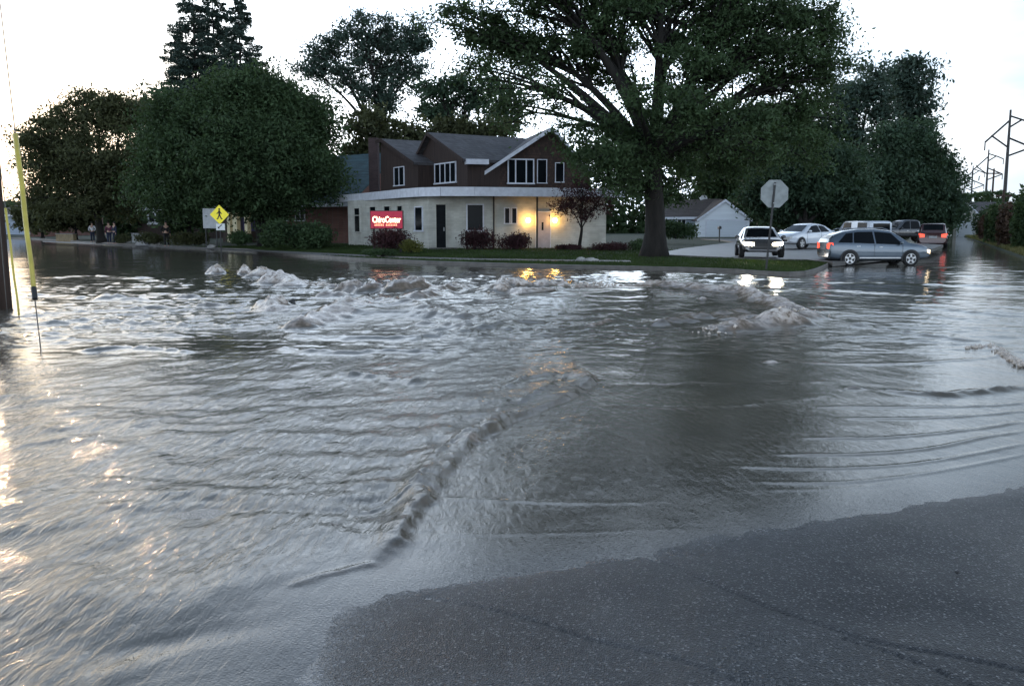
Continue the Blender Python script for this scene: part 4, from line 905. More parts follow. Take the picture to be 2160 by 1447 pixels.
dsh = at(1484, 420, 106); ds = empty('satellite_dish', dsh, 'pale satellite dish on the brown roof beside the garage gable', 'satellite dish'); mb = MB()
for r_ in range(5):
    for k in range(16):
        pass
vv = [(0, 0, 0)]; ff = []
for r_ in range(1, 5):
    for k in range(16): a = 2*pi*k/16; q = r_/4; vv.append((.45*q*cos(a), -.10*q*q, .45*q*sin(a)))
for k in range(16): ff.append((0, 1+k, 1+(k+1) % 16))
for r_ in range(3):
    for k in range(16): ff.append((1+r_*16+k, 1+(r_+1)*16+k, 1+(r_+1)*16+(k+1) % 16, 1+r_*16+(k+1) % 16))
mb.v = vv; mb.f = ff; o = mb.build('dish', M['sign_white'], ds, True); MB().tube([(0, 0, 0), (0, .05, -.9)], .025, 6).build('mast', M['steel'], ds); MB().tube([(0, 0, -.3), (0, -.4, 0)], .012, 5).build('feed_arm', M['steel'], ds)
lp = empty('light_pole', (at(1472, 500, 122).x, 122, .2), 'tall grey light pole rising behind the brown roof left of the garage', 'light pole'); zt = at(1472, 348, 122).z
MB().tube([(0, 0, 0), (0, 0, zt)], [.14, .08], 8).build('pole', M['steel'], lp); MB().box(-.7, .35, -.15, .15, zt, zt+.18).build('lamp_head', M['steel'], lp, bevel=.03)
# --- far right garage at the end of the street
we = Wall(at(2010, 490, 132), at(2066, 490, 128)); fg = simple_house('far_garage', 'pale grey-green garage at the far end of the side street', we, -.1, at(2040, 455, 130).z, 9, M['cream_siding'], at(2040, 428, 130).z, M['roof'], .4, True)
u0, u1, z0, z1 = we.rect(2018, 2056, 466, 500); mb = MB(); we.box(mb, u0, u1, z0, z1, .01, .05); part(mb, 'garage_door', M['garage_door'], fg)
we = Wall(at(1880, 490, 128), at(2000, 490, 126)); fh = simple_house('street_house', 'low cream house under the trees behind the parked pickup', we, 0, at(1940, 452, 127).z, 9, M['cream_siding'], at(1940, 436, 130).z, M['roof_brown'], .4); window(we, fh, 1905, 1915, 462, 475, .1); window(we, fh, 1960, 1972, 462, 475, .1)
we = Wall(at(1708, 490, 118), at(1750, 490, 118)); simple_house('shed', 'small white shed whose roof shows above the white sedan', we, 0, at(1730, 478, 118).z, 4, M['white_siding'], at(1730, 466, 118).z, M['white_siding'], .1, True)

# ------------------------------------------------------------------ signs, poles
ss = empty('stop_sign', g(1620, 581, .0)+Vector((0, .3, .12)), 'bare grey back of an octagonal stop sign at the tip of the lawn', 'road sign')
c = at(1634.5, 409, ss.location.y); cl = c-ss.location; R_ = m_px(28.5, ss.location.y)/cos(pi/8)
mb = MB(); mb.prism([(cl.x+R_*cos(pi/8+k*pi/4), .04, cl.z+R_*sin(pi/8+k*pi/4)) for k in range(8)], (0, .005, 0)); mb.build('sign_plate', M['sign_back'], ss)
mb = MB(); mb.prism([(cl.x+R_*.98*cos(pi/8+k*pi/4), .048, cl.z+R_*.98*sin(pi/8+k*pi/4)) for k in range(8)], (0, .003, 0)); mb.build('sign_face', M['tail'], ss)
mb = MB(); lean = cl.x*1.0
mb.hexa([(-.03, -.02, -.2), (.03, -.02, -.2), (.03, .02, -.2), (-.03, .02, -.2), (lean-.03, -.005, cl.z+.36), (lean+.03, -.005, cl.z+.36), (lean+.03, .035, cl.z+.36), (lean-.03, .035, cl.z+.36)]); mb.build('post', M['dark_metal'], ss)
mb = MB()
for dz in (-.3, .3): mb.box(cl.x-.05, cl.x+.05, -.02, .04, cl.z+dz-.015, cl.z+dz+.015)
mb.build('bolt', M['steel'], ss)
# pedestrian crossing sign
pb_ = gl(466, 526); Yp = 51.0; pb_ = Vector((at(464, 480, Yp).x, Yp, landz(at(464, 480, Yp).x, Yp)))
ps = empty('pedestrian_sign', pb_, 'yellow diamond sign with a black walking figure over a small white plaque', 'road sign')
cz = at(463, 453, Yp).z-pb_.z; hd = m_px(20, Yp)
mb = MB(); mb.prism([(-hd, 0, cz), (0, 0, cz-hd), (hd, 0, cz), (0, 0, cz+hd)], (0, .01, 0)); mb.build('sign_plate', M['sign_yellow'], ps)
s_ = hd/20
mb = MB(); mb.ball((0, -.006, cz+11*s_), 2.1*s_, (1, .1, 1), 10, 6)
def bar(mb, x0, z0, x1, z1, w):
    d = Vector((x1-x0, 0, z1-z0)).normalized(); n_ = Vector((-d.z, 0, d.x))*w*s_
    a, b = Vector((x0*s_, -.004, cz+z0*s_)), Vector((x1*s_, -.004, cz+z1*s_)); mb.prism([a+n_, a-n_, b-n_, b+n_], (0, -.006, 0))
for q in ((0, 8.5, 0, 0, 2.0), (0, 0, -4, -9, 1.2), (0, 0, 4, -9, 1.2), (0, 7, -5.5, 1.5, .9), (0, 7, 5, 1.5, .9), (-4, -9, -6.2, -9, .8), (4, -9, 6, -8.3, .8)): bar(mb, *q)
mb.build('walking_figure', M['sign_black'], ps)
z1 = at(465, 472, Yp).z-pb_.z; z0 = at(465, 486, Yp).z-pb_.z; MB().box(-.22, .28, 0, .01, z0, z1).build('plaque', M['sign_white'], ps, ).data.materials[0] = mat('plaque_white', (.75, .76, .74), .5, .05, 4)
mb = MB(); zm = (z0+z1)/2; mb.prism([(-.12, -.004, zm-.09), (-.12, -.004, zm+.04), (.0, -.004, zm-.09)], (0, -.004, 0)); mb.prism([(-.09, -.003, zm-.02), (-.06, -.003, zm-.05), (.14, -.003, zm+.11), (.11, -.003, zm+.14)], (0, -.004, 0)); mb.build('arrow', M['sign_black'], ps)
MB().box(-.03, .03, .012, .05, -.1, cz+hd*.8).build('post', M['dark_metal'], ps)
# white notice board behind it
wbp = at(444, 500, 57); nbd = empty('notice_board', (wbp.x, 57, .3), 'plain grey-white rectangular board on two posts just left of the yellow diamond sign', 'sign board')
x0, x1 = at(428, 465, 57).x-wbp.x, at(459, 465, 57).x-wbp.x; z0, z1 = at(440, 482, 57).z-.3, at(440, 440, 57).z-.3
MB().box(x0, x1, 0, .05, z0, z1).build('panel', M['sign_white'], nbd, bevel=.01)
for x in (x0+.1, x1-.16): MB().box(x, x+.06, .05, .11, -.1, z1).build('post', M['dark_metal'], nbd)
# red illuminated sign
Ys = 45.2; sb = at(816, 500, Ys); sg_ = empty('illuminated_sign', (sb.x, Ys, .3), 'glowing red box sign with cream lettering reading ChiroCenter, on posts above purple shrubs', 'shop sign')
W_ = m_px(69, Ys); zc = at(816, 464, Ys).z-.3; Hh = m_px(38, Ys)
MB().box(-W_/2, W_/2, 0, .28, zc-Hh/2, zc+Hh/2).build('sign_box', M['dark_metal'], sg_, bevel=.01)
MB().box(-W_/2+.03, W_/2-.03, -.012, 0, zc-Hh/2+.03, zc+Hh/2-.03).build('sign_panel', M['sign_red'], sg_)
tcu = bpy.data.curves.new('lettering', 'FONT'); tcu.body = 'ChiroCenter'; tcu.align_x = 'CENTER'; tcu.align_y = 'CENTER'; tcu.size = .40; tcu.extrude = .004; tcu.offset = .006; tcu.space_character = .92
to = bpy.data.objects.new('lettering', tcu); COL.objects.link(to); bpy.context.view_layer.update()
me = bpy.data.meshes.new_from_object(to.evaluated_get(bpy.context.evaluated_depsgraph_get())); bpy.data.objects.remove(to)
xs = [v.co.x for v in me.vertices]; sc_ = (W_*.86)/(max(xs)-min(xs))
for v in me.vertices: v.co = (v.co.x*sc_, -.018-v.co.z, zc-.0+v.co.y*sc_*1.45)
me.materials.clear(); me.materials.append(M['sign_text']); lt = bpy.data.objects.new('lettering', me); COL.objects.link(lt); lt.parent = sg_
mb = MB()
x = -W_*.36
for wlen in (.05, .06, .04, .05, .06, .05, -.05, .06, .05, .05, .06, .04, .05, .06):
    if wlen > 0: mb.box(x, x+wlen, -.02, -.013, zc-.31, zc-.31+.10+random.uniform(-.01, .02))
    x += abs(wlen)+.03
    if x > W_*.36: break
mb.build('small_lettering', M['sign_text_red'], sg_)
for x in (-W_/2+.12, W_/2-.2): MB().box(x, x+.09, .09, .18, -.3, zc-Hh/2).build('post', M['dark_metal'], sg_)
# utility pole and its yellow-guarded guy wires at the left edge
pb_ = g(-1, 655)
up = empty('utility_pole', (pb_.x, pb_.y, -.1), 'dark wooden utility pole standing in the water at the left edge of the frame', 'utility pole')
MB().tube([(0, 0, 0), (-.02, 0, 3), (-.03, 0, 6), (-.05, 0, 9)], [.225, .205, .185, .17], 16).build('pole', M['wood_pole'], up, True)
MB().tube([(.19, -.09, .1), (.17, -.09, 2.6)], .014, 6).build('ground_wire', M['wire'], up)
pole_top = Vector((pb_.x-.05, pb_.y, 8.2))
for i, (bx, by, tx, ty, r_, wired, lab) in enumerate(((41, 672, 12, 440, .020, False, 'thin yellow guard on the guy wire nearest the utility pole'), (87, 742, 33, 285, .034, True, 'thick yellow guard on the guy wire anchored furthest right in the water'))):
    b0 = g(bx, by); Yt = b0.y+.35*(pb_.y-b0.y) if i else b0.y+.5*(pb_.y-b0.y); t0 = at(tx, ty, Yt); d0 = (t0-b0)
    gw = empty('guy_wire', b0, lab, 'guy wire', 'guy wires of the utility pole')
    MB().tube([(0, 0, -.05), tuple(d0*3.2)], .008, 6).build('wire', M['wire'], gw)
    t1 = .25 if wired else .03
    # the split plastic sleeve is a little wider at the top
    MB().tube([tuple(d0*(t1+(1-t1)*k/6)+Vector((.006*sin(k*2), 0, 0))) for k in range(7)], [r_*(.85+.25*k/6) for k in range(7)], 10).build('guard', M['yellow_guard'], gw, True)
    if wired: MB().tube([tuple(d0*(t1-.03)), tuple(d0*(t1+.02))], .035, 8).build('clamp', M['dark_metal'], gw)
# high-voltage pylons
PYL = [(2132, 232, 179, 'nearest and tallest power pylon, at the right edge'), (2086, 316, 273, 'second nearest power pylon, left of the tallest one'), (2053, 350, 347, 'third power pylon from the right'), (2036, 370, 420, 'farthest power pylon, beside the rounded tree')]
for px, py, Yy, lab in PYL:
    t = at(px, py, Yy); H_ = t.z; r_ = empty('power_pylon', (t.x, Yy, 0), lab, 'pylon', 'power pylons along the side street')
    MB().tube([(0, 0, 0), (0, 0, H_*.5), (0, 0, H_)], [.42, .34, .20], 8).build('pole', M['dark_metal'], r_)
    mb = MB(); L = 4.6
    for z0, z1, sx in ((.74, .915, -1), (.70, .775, 1)):
        mb.tube([(-sx*L*.0, 0, H_*z1), (sx*L, 0, H_*z0)], .2, 5)
    mb.tube([(0, 0, H_*.70), (-L*.75, 0, H_*.795)], .18, 5); mb.tube([(0, 0, H_*.63), (L*1.0, 0, H_*.70)], .18, 5); mb.tube([(0, 0, H_*.95), (L*.6, 0, H_*.915), (L*1.0, 0, H_*.885)], .18, 5); mb.tube([(0, 0, H_*.86), (L*.5, 0, H_*.92)], .18, 5)
    mb.build('cross_arm', M['dark_metal'], r_)
    for sx, zz in ((-L, .74), (L, .70), (L, .885)): MB().tube([(sx, 0, H_*zz), (sx, 0, H_*zz-1.6)], .13, 5).build('insulator', M['dark_metal'], r_)
for px, top, Yy, lab in ((2097, 356, 150, 'short wooden power pole between the two nearest pylons'), (2118, 400, 115, 'short dark pole in front of the tallest pylon base')):
    t = at(px, top, Yy); r_ = empty('power_pole', (t.x, Yy, 0), lab, 'power pole'); MB().tube([(0, 0, 0), (0, 0, t.z)], [.2, .14], 8).build('pole', M['wood_pole'], r_); MB().box(-1, 1, -.08, .08, t.z-.9, t.z-.7).build('cross_arm', M['wood_pole'], r_)

# ------------------------------------------------------------------ vehicles (x forward, z up, origin on the ground under the centre)
def wheel(root, x, y, r, w=.21):
    wh = MB(); n = 20; s_ = 1 if y > 0 else -1
    wr = MB(); 
    prof = [(r*.66, w/2), (r*.93, w/2), (r, w*.38), (r, -w*.38), (r*.93, -w/2), (r*.66, -w/2)]
    for k in range(n):
        a = 2*pi*k/n
        for rr, yy in prof: wr.v.append((rr*cos(a), yy, rr*sin(a)))
    for k in range(n):
        q = (k+1) % n
        for j in range(5): wr.f.append((k*6+j, q*6+j, q*6+j+1, k*6+j+1))
    e = wr.build('wheel', M['rubber'], root, True); e.location = (x, y, r)
    rm = MB(); oy = s_*w*.38
    for k in range(5):
        a = 2*pi*k/5+.3; d = Vector((cos(a), 0, sin(a))); p = Vector((-sin(a), 0, cos(a)))
        o_ = Vector((0, oy+s_*.015, 0)); rm.prism([o_+p*.05, o_-p*.05, o_+d*r*.68-p*.035, o_+d*r*.68+p*.035], (0, -s_*.02, 0))
    rim = [(r*.68, oy+s_*.02), (r*.60, oy+s_*.02), (r*.60, oy-s_*.08)]
    b = len(rm.v)
    for k in range(n):
        a = 2*pi*k/n
        for rr, yy in rim: rm.v.append((rr*cos(a), yy, rr*sin(a)))
    for k in range(n):
        q = (k+1) % n
        for j in range(2): rm.f.append((b+k*3+j, b+q*3+j, b+q*3+j+1, b+k*3+j+1))
    rm.build('rim', M['rim'], e)
    hb = MB(); hb.v = [(0, oy-s_*.008, 0)]+[(r*.66*cos(2*pi*k/n), oy-s_*.008, r*.66*sin(2*pi*k/n)) for k in range(n)]; hb.f = [(0, 1+k, 1+(k+1) % n) for k in range(n)]; hb.build('brake_disc', M['black'], e)
    return e
def car(name, label, loc, rz, st, paint, wheels, wr, glass, screens, sills=True, head='lamp_off', tail='tail', extras=(), cat='car', group='cars waiting at the flooded junction', hz=None, tz=None):
    """st: stations (x, z_low, z_belt, z_top, half width, half width top) from rear to front"""
    root = empty(name, loc, label, cat, group, rz)
    def ring(s_):
        x, zl, zb, zt, w, wt = s_
        return [(w*.80, zl), (w*.97, zl+.10), (w, zl+.28), (w*.995, zb-.12), (w*.955, zb), (wt, zt-.045 if zt-zb > .2 else zt-.02), (wt*.80, zt), (wt*.35, zt+.012)]
    mb = MB(); R = []
    for s_ in st:
        h = ring(s_); full = [(s_[0], y, z) for y, z in h]+[(s_[0], -y, z) for y, z in reversed(h)]; R.append(len(mb.v)); mb.v += full
    n = 16
    for i in range(len(st)-1):
        for k in range(n):
            q = (k+1) % n; mb.f.append((R[i]+k, R[i]+q, R[i+1]+q, R[i+1]+k))
    mb.f.append(tuple(R[0]+k for k in range(n))); mb.f.append(tuple(R[-1]+k for k in reversed(range(n))))
    bo = mb.build('body', M[paint], root, True); 
    sb_ = bo.modifiers.new('edge', 'BEVEL'); sb_.width = .02; sb_.segments = 2; sb_.limit_method = 'ANGLE'; sb_.angle_limit = radians(35)
    def strip(x):   # belt and roof points at position x
        for a, b in zip(st[:-1], st[1:]):
            if a[0] <= x <= b[0]:
                t = (x-a[0])/(b[0]-a[0]); h = [(p[0]+(q[0]-p[0])*t, p[1]+(q[1]-p[1])*t) for p, q in zip(ring(a), ring(b))]; return h[4], h[5]
        return None
    for s1 in (1, -1):
        for xa, xb, xat, xbt in glass:
            gm = MB(); N = 5; lo, hi = [], []
            for k in range(N+1):
                x = xa+(xb-xa)*k/N; xt = xat+(xbt-xat)*k/N; l_, _ = strip(x); bb, u_ = strip(xt)
                f = .88
                lo.append(Vector((x, (l_[0]+.012)*s1, l_[1]+.03))); hi.append(Vector((xt, (bb[0]+(u_[0]-bb[0])*f+.012)*s1, bb[1]+(u_[1]-bb[1])*f)))
            for k in range(N): gm.quad(lo[k], lo[k+1], hi[k+1], hi[k])
            gm.build('side_window', M['glass'], root)
    for ia, ib, nm in screens:    # between station ia (low) and ib (high): windscreen / rear window
        a, b = st[ia], st[ib]; gm = MB(); N = 6; lo, hi = [], []
        sgn = 1 if a[0] > b[0] else -1; nrm = Vector(((a[3]-b[3]), 0, (b[0]-a[0]))).normalized(); 
        if nrm.z < 0: nrm = -nrm
        for k in range(N+1):
            t = -1+2*k/N
            lo.append(Vector((a[0], a[5]*.86*t, a[3]+.012*(1-abs(t))))+nrm*.015+Vector((0, 0, 0))); hi.append(Vector((b[0]+(a[0]-b[0])*.10, b[5]*.82*t, b[3]+(a[3]-b[3])*.10+.012*(1-abs(t))))+nrm*.015)
        for k in range(N): gm.quad(lo[k], lo[k+1], hi[k+1], hi[k])
        gm.build(nm, M['glass'], root)
    W = max(s_[4] for s_ in st)
    for x in wheels:
        for s1 in (1, -1):
            wheel(root, x, s1*(W-.06), wr)
            ar = MB(); nn = 14; y = s1*(W+.004); pts = [(x+(wr+.07)*cos(pi*k/nn), y, wr+(wr+.06)*sin(pi*k/nn)) for k in range(nn+1)]; ar.v = [(x, y, wr)]+pts+[(x-(wr+.07), y, st[3][1]+.0), (x+(wr+.07), y, st[3][1]+.0)]
            ar.f = [(0, 1+k, 2+k) for k in range(nn)]+[(0, nn+1, nn+2, nn+3)]+[(0, nn+3, 1)]
            ar.build('wheel_arch', M['black'], root)
    f_, r_ = st[-1], st[0]; fz = hz or (f_[1]+f_[2])/2+.12; tz_ = tz or (r_[1]+r_[2])/2+.2
    fw, rw = f_[4], r_[4]; f2 = st[-2]
    for s1 in (1, -1):
        m_ = MB(); m_.prism([(f_[0]+.015, s1*fw*.98, fz-.07), (f_[0]+.02, s1*fw*.52, fz-.07), (f_[0]+.01, s1*fw*.52, fz+.07), (f_[0]+.0, s1*fw*.98, fz+.10)], (-.03, 0, 0))
        m_.prism([(f_[0]+.015, s1*(fw*.98), fz-.07), (f2[0]+.05, s1*(f2[4]+.006), fz-.0), (f2[0]+.02, s1*(f2[4]+.006), fz+.12), (f_[0], s1*fw*.98, fz+.10)], (0, -s1*.03, 0)); m_.build('headlight', M[head], root)
        m_ = MB(); m_.prism([(r_[0]-.015, s1*rw*.98, tz_-.13), (r_[0]-.015, s1*rw*.62, tz_-.11), (r_[0]-.015, s1*rw*.62, tz_+.10), (r_[0]-.015, s1*rw*.98, tz_+.16)], (.03, 0, 0))
        r2 = st[1]; m_.prism([(r_[0]-.015, s1*rw*.985, tz_-.13), (r2[0]+.12, s1*(r2[4]+.008), tz_-.06), (r2[0]+.08, s1*(r2[4]+.008), tz_+.15), (r_[0]-.01, s1*rw*.985, tz_+.16)], (0, -s1*.03, 0)); m_.build('tail_light', M[tail], root)
        mx_ = [s_ for s_ in st if s_[3]-s_[2] < .2][-3 if len(st) > 8 else -2]
        gx = glass[-1][1]-.12; l_, _ = strip(gx); MB().ball((gx, s1*(l_[0]+.13), l_[1]+.10), .11, (.8, 1, .7), 8, 6).build('mirror', M[paint], root, True)
        for xa, xb, *_ in glass[-2:]:
            xx = xa+.12; l_, _ = strip(xx); MB().box(xx, xx+.17, s1*(l_[0]+.03)-.015, s1*(l_[0]+.03)+.015, l_[1]-.14, l_[1]-.11).build('door_handle', M['rim'], root)
            jm = MB(); jm.box(xb-.006, xb+.006, s1*(W+.0)-.003, s1*(W+.0)+.003, st[3][1]+.15, l_[1]-.02); jm.build('door_seam', M['black'], root)
    if sills:
        for s1 in (1, -1): MB().box(wheels[0]+wr+.1, wheels[1]-wr-.1, s1*W*.985-.02, s1*W*.985+.02, st[3][1]+.10, st[3][1]+.15).build('sill_trim', M['rim'], root)
    MB().box(f_[0]-.02, f_[0]+.03, -fw*.42, fw*.42, fz-.10, fz+.04).build('grille', M['black'], root); MB().box(f_[0]-.02, f_[0]+.035, -fw*.75, fw*.75, f_[1]+.05, f_[1]+.16).build('lower_grille', M['black'], root)
    MB().box(r_[0]-.03, r_[0]+.02, -.26, .26, tz_-.16, tz_-.02).build('number_plate', M['sign_white'], root)
    for e in extras: e(root)
    return root
# crossover, side on, nose to the right
SUV = [(-2.32, .42, .98, 1.05, .78, .66), (-2.26, .34, 1.02, 1.22, .86, .66), (-2.05, .30, 1.05, 1.40, .89, .62), (-1.60, .26, 1.04, 1.56, .91, .63), (-1.0, .24, 1.02, 1.65, .92, .65), (-.2, .24, .99, 1.665, .92, .65), (.45, .24, .97, 1.60, .92, .64), (.72, .24, .965, 1.48, .92, .66), (1.30, .25, .96, 1.07, .92, .80), (1.75, .27, .92, 1.00, .90, .78), (2.12, .32, .82, .90, .85, .72), (2.30, .36, .66, .74, .76, .64)]
def rails(root):
    for s1 in (1, -1): MB().tube([(-1.7, s1*.58, 1.61), (-1.5, s1*.58, 1.68), (.1, s1*.58, 1.71), (.4, s1*.58, 1.63)], .018, 6).build('roof_rail', M['rim'], root)
YS = 35.4; p = at((1985+1735)/2, 540, YS)
car('grey_crossover', 'grey crossover seen side on, nose to the right, crossing the flooded junction', (p.x, YS+.9, -.02), radians(0), SUV, 'paint_grey', (-1.42, 1.36), .35,
    [(-1.95, -1.30, -1.55, -1.25), (-1.24, -.30, -1.19, -.36), (-.22, .98, -.28, .50)], [(8, 7, 'windscreen'), (1, 2, 'rear_window')], True, 'headlight_side', 'tail_lit', (rails,), 'crossover')
HAT = [(-1.95, .38, .90, 1.0, .74, .62), (-1.85, .30, .95, 1.2, .80, .60), (-1.55, .26, .96, 1.45, .84, .58), (-.9, .24, .95, 1.50, .85, .60), (-.1, .24, .93, 1.50, .85, .60), (.25, .24, .92, 1.42, .85, .60), (1.0, .25, .90, .99, .85, .72), (1.45, .27, .85, .92, .83, .70), (1.78, .32, .74, .82, .78, .64), (1.92, .36, .60, .68, .70, .58)]
YH = 35.6; p = at(1600, 540, YH+1.5)
car('hatchback', 'dark grey hatchback facing the camera with both headlights blazing, behind the stop sign post', (p.x, YH+1.5, landz(p.x, YH+1.5)+.07), radians(-100), HAT, 'paint_taupe', (-1.2, 1.15), .31,
    [(-1.6, -.85, -1.35, -.82), (-.78, .62, -.76, .12)], [(6, 5, 'windscreen'), (1, 2, 'rear_window')], False, 'headlight', 'tail', cat='hatchback', hz=.66)
for s1 in (1, -1):
    hl = bpy.data.lights.new('headlight_beam', 'SPOT'); hl.energy = 90; hl.spot_size = radians(75); hl.spot_blend = 1; hl.color = (1, .9, .7); hl.shadow_soft_size = .06
    ho = bpy.data.objects.new('headlight_beam', hl); COL.objects.link(ho); rz = radians(-100); ho.location = (p.x+1.85*cos(rz)-s1*.58*sin(rz), YH+1.5+1.85*sin(rz)+s1*.58*cos(rz), .80); ho.rotation_euler = Vector((-cos(rz), -sin(rz), .08)).to_track_quat('Z', 'Y').to_euler()
SED = [(-2.3, .42, .88, .95, .76, .66), (-2.2, .32, .94, 1.02, .83, .70), (-1.75, .28, .96, 1.06, .87, .68), (-1.15, .24, .95, 1.36, .89, .60), (-.7, .24, .94, 1.43, .90, .60), (-.1, .24, .92, 1.45, .90, .60), (.3, .24, .91, 1.38, .90, .60), (1.15, .25, .90, .98, .89, .76), (1.7, .27, .84, .91, .86, .74), (2.15, .33, .72, .80, .80, .66), (2.30, .38, .60, .68, .72, .60)]
p = at(1694, 520, 47)
car('white_sedan', 'white sedan at an angle behind the dark hatchback, facing left', (p.x, 47, landz(p.x, 47)+.07), radians(-143), SED, 'paint_white', (-1.35, 1.42), .32,
    [(-1.3, -.45, -1.0, -.42), (-.38, .90, -.36, .22)], [(7, 6, 'windscreen'), (2, 3, 'rear_window')], False, 'lamp_off', 'tail', cat='sedan')
SQ = [(-2.35, .42, 1.02, 1.10, .84, .74), (-2.30, .34, 1.05, 1.30, .90, .74), (-2.1, .30, 1.06, 1.72, .92, .74), (-1.2, .28, 1.05, 1.78, .93, .76), (0, .28, 1.03, 1.78, .93, .76), (.4, .28, 1.02, 1.70, .93, .74), (1.05, .28, 1.0, 1.10, .93, .84), (1.8, .30, .98, 1.05, .92, .82), (2.2, .36, .90, .98, .88, .78), (2.32, .40, .74, .82, .8, .7)]
p = at(1994, 510, 62)
car('dark_suv', 'dark boxy sport utility seen from behind with red tail lights glowing, on the side street', (p.x, 64, -.02), radians(90-24), SQ, 'paint_maroon', (-1.4, 1.4), .37,
    [(-1.95, -1.1, -1.85, -1.05), (-1.0, -.1, -1.0, -.12), (-.02, .85, -.05, .35)], [(6, 5, 'windscreen'), (1, 2, 'rear_window')], False, 'lamp_off', 'tail_lit', cat='sport utility')
bpy.data.objects['grey_crossover'].scale = (.875, .9, .89)
bpy.data.objects['hatchback'].scale = (.9, .98, .82); bpy.data.objects['white_sedan'].scale = (.9, .9, .9)
def van_scale(): bpy.data.objects['white_van'].scale = (.9, .98, .76)
def bed(root): MB().box(-2.6, -.9, -.80, .80, 1.02, 1.06).build('bed_cover', M['black'], root)
PK = [(-2.7, .5, 1.0, 1.03, .88, .84), (-2.6, .42, 1.02, 1.05, .92, .88), (-1.0, .40, 1.02, 1.06, .94, .90), (-.92, .40, 1.03, 1.65, .94, .70), (-.7, .40, 1.03, 1.78, .94, .72), (.1, .40, 1.03, 1.80, .94, .72), (.5, .40, 1.03, 1.70, .94, .72), (1.1, .40, 1.03, 1.14, .94, .86), (2.0, .42, 1.0, 1.08, .92, .84), (2.5, .46, .86, .94, .88, .80)]
p = at(1905, 500, 72)
car('pickup', 'dark pickup behind the nose of the grey crossover', (p.x, 72, .28), radians(190), PK, 'paint_dark', (-1.7, 1.6), .39,
    [(-.85, -.05, -.78, -.08), (.03, .95, 0, .40)], [(7, 6, 'windscreen')], False, 'lamp_off', 'tail', (bed,), 'pickup')
VN = [(-2.4, .4, 1.1, 1.30, .90, .84), (-2.38, .34, 1.15, 2.0, .94, .86), (-2.2, .32, 1.15, 2.15, .96, .86), (-.5, .32, 1.15, 2.20, .97, .88), (.9, .32, 1.13, 2.18, .97, .88), (1.3, .32, 1.12, 2.0, .97, .84), (1.9, .33, 1.10, 1.25, .95, .84), (2.3, .36, 1.0, 1.1, .92, .80), (2.42, .4, .8, .9, .84, .74)]
p = at(1818, 500, 66)
car('white_van', 'white van with a dark rear window, its roof showing above the grey crossover', (p.x, 66, .28), radians(105), VN, 'paint_white', (-1.5, 1.6), .36,
    [(-1.9, -.7, -1.88, -.72), (.1, 1.35, .1, 1.0)], [(6, 5, 'windscreen'), (0, 1, 'rear_window')], False, 'lamp_off', 'tail', cat='van')
van_scale()

# ------------------------------------------------------------------ people on the far path
def skin(name, joints, edges, m, parent, sub=2):
    me = bpy.data.meshes.new(name); me.from_pydata([j[:3] for j in joints], edges, []); me.update(); me.materials.append(m)
    o = bpy.data.objects.new(name, me); COL.objects.link(o); o.parent = parent
    md = o.modifiers.new('skin', 'SKIN'); 
    for i, j in enumerate(joints):
        v = me.skin_vertices[0].data[i]; v.radius = (j[3], j[3]*(j[4] if len(j) > 4 else 1)); v.use_root = (i == 0)
    sb2 = o.modifiers.new('sub', 'SUBSURF'); sb2.levels = sub-1; sb2.render_levels = sub; md.use_smooth_shade = True
    return o
def person(label, loc, rz, top, legs, armL, armR, stride=.12):
    r = empty('person', loc, label, 'person', None, rz); s_ = stride
    J = [(0, 0, .95, .13, .8), (0, 0, 1.15, .125, .7), (0, 0, 1.38, .15, .6), (0, 0, 1.48, .06), (0, .01, 1.56, .075), (0, -.005, 1.66, .085), (0, .0, 1.72, .06),
         (.09, s_*.3, .86, .09), (.10, s_*.7, .48, .065), (.10, s_, .08, .045), (.11, s_-.16, .03, .035),
         (-.09, -s_*.3, .86, .09), (-.10, -s_*.5, .48, .065), (-.10, -s_+.02, .08, .045), (-.11, -s_-.14, .03, .035),
         (.19, 0, 1.40, .055)]+[(*q, w) for q, w in zip(armL, (.042, .032, .028, .012))]+[(-.19, 0, 1.40, .055)]+[(*q, w) for q, w in zip(armR, (.042, .032, .028, .012))]
    E = [(0, 1), (1, 2), (2, 3), (3, 4), (4, 5), (5, 6), (0, 7), (7, 8), (8, 9), (9, 10), (0, 11), (11, 12), (12, 13), (13, 14), (2, 15), (15, 16), (16, 17), (17, 18), (18, 19), (2, 20), (20, 21), (21, 22), (22, 23), (23, 24)]
    skin('body', J, E, M['skin'], r)
    g_ = lambda ids, k: [(J[i][0], J[i][1], J[i][2], J[i][3]+k, *(J[i][4:])) for i in ids]
    skin('trousers', g_([0, 7, 8, 9, 11, 12, 13], .018), [(0, 1), (1, 2), (2, 3), (0, 4), (4, 5), (5, 6)], M[legs], r)
    skin('shirt', g_([1, 0, 2, 15, 16, 17, 20, 21, 22], .022), [(0, 1), (0, 2), (2, 3), (3, 4), (4, 5), (2, 6), (6, 7), (7, 8)], M[top], r)
    MB().ball((0, .02, 1.70), .10, (.95, 1.05, .95), 10, 8).build('hair', M['hair'], r, True)
    f = MB(); f.ball((.032, -.088, 1.665), .012); f.ball((-.032, -.088, 1.665), .012); f.build('eye', M['black'], r); MB().ball((0, -.10, 1.64), .016, (.8, 1, 1.3)).build('nose', M['skin'], r)
    return r
down_l = [(.25, 0, 1.13), (.26, -.04, .88), (.26, -.05, .80), (.26, -.06, .74)]; down_r = [(-.25, 0, 1.13), (-.26, -.04, .88), (-.26, -.05, .80), (-.26, -.06, .74)]
hip_l = [(.36, .02, 1.16), (.24, -.08, 1.00), (.18, -.10, .98), (.14, -.11, .98)]; hip_r = [(-.36, .02, 1.16), (-.24, -.08, 1.00), (-.18, -.10, .98), (-.14, -.11, .98)]
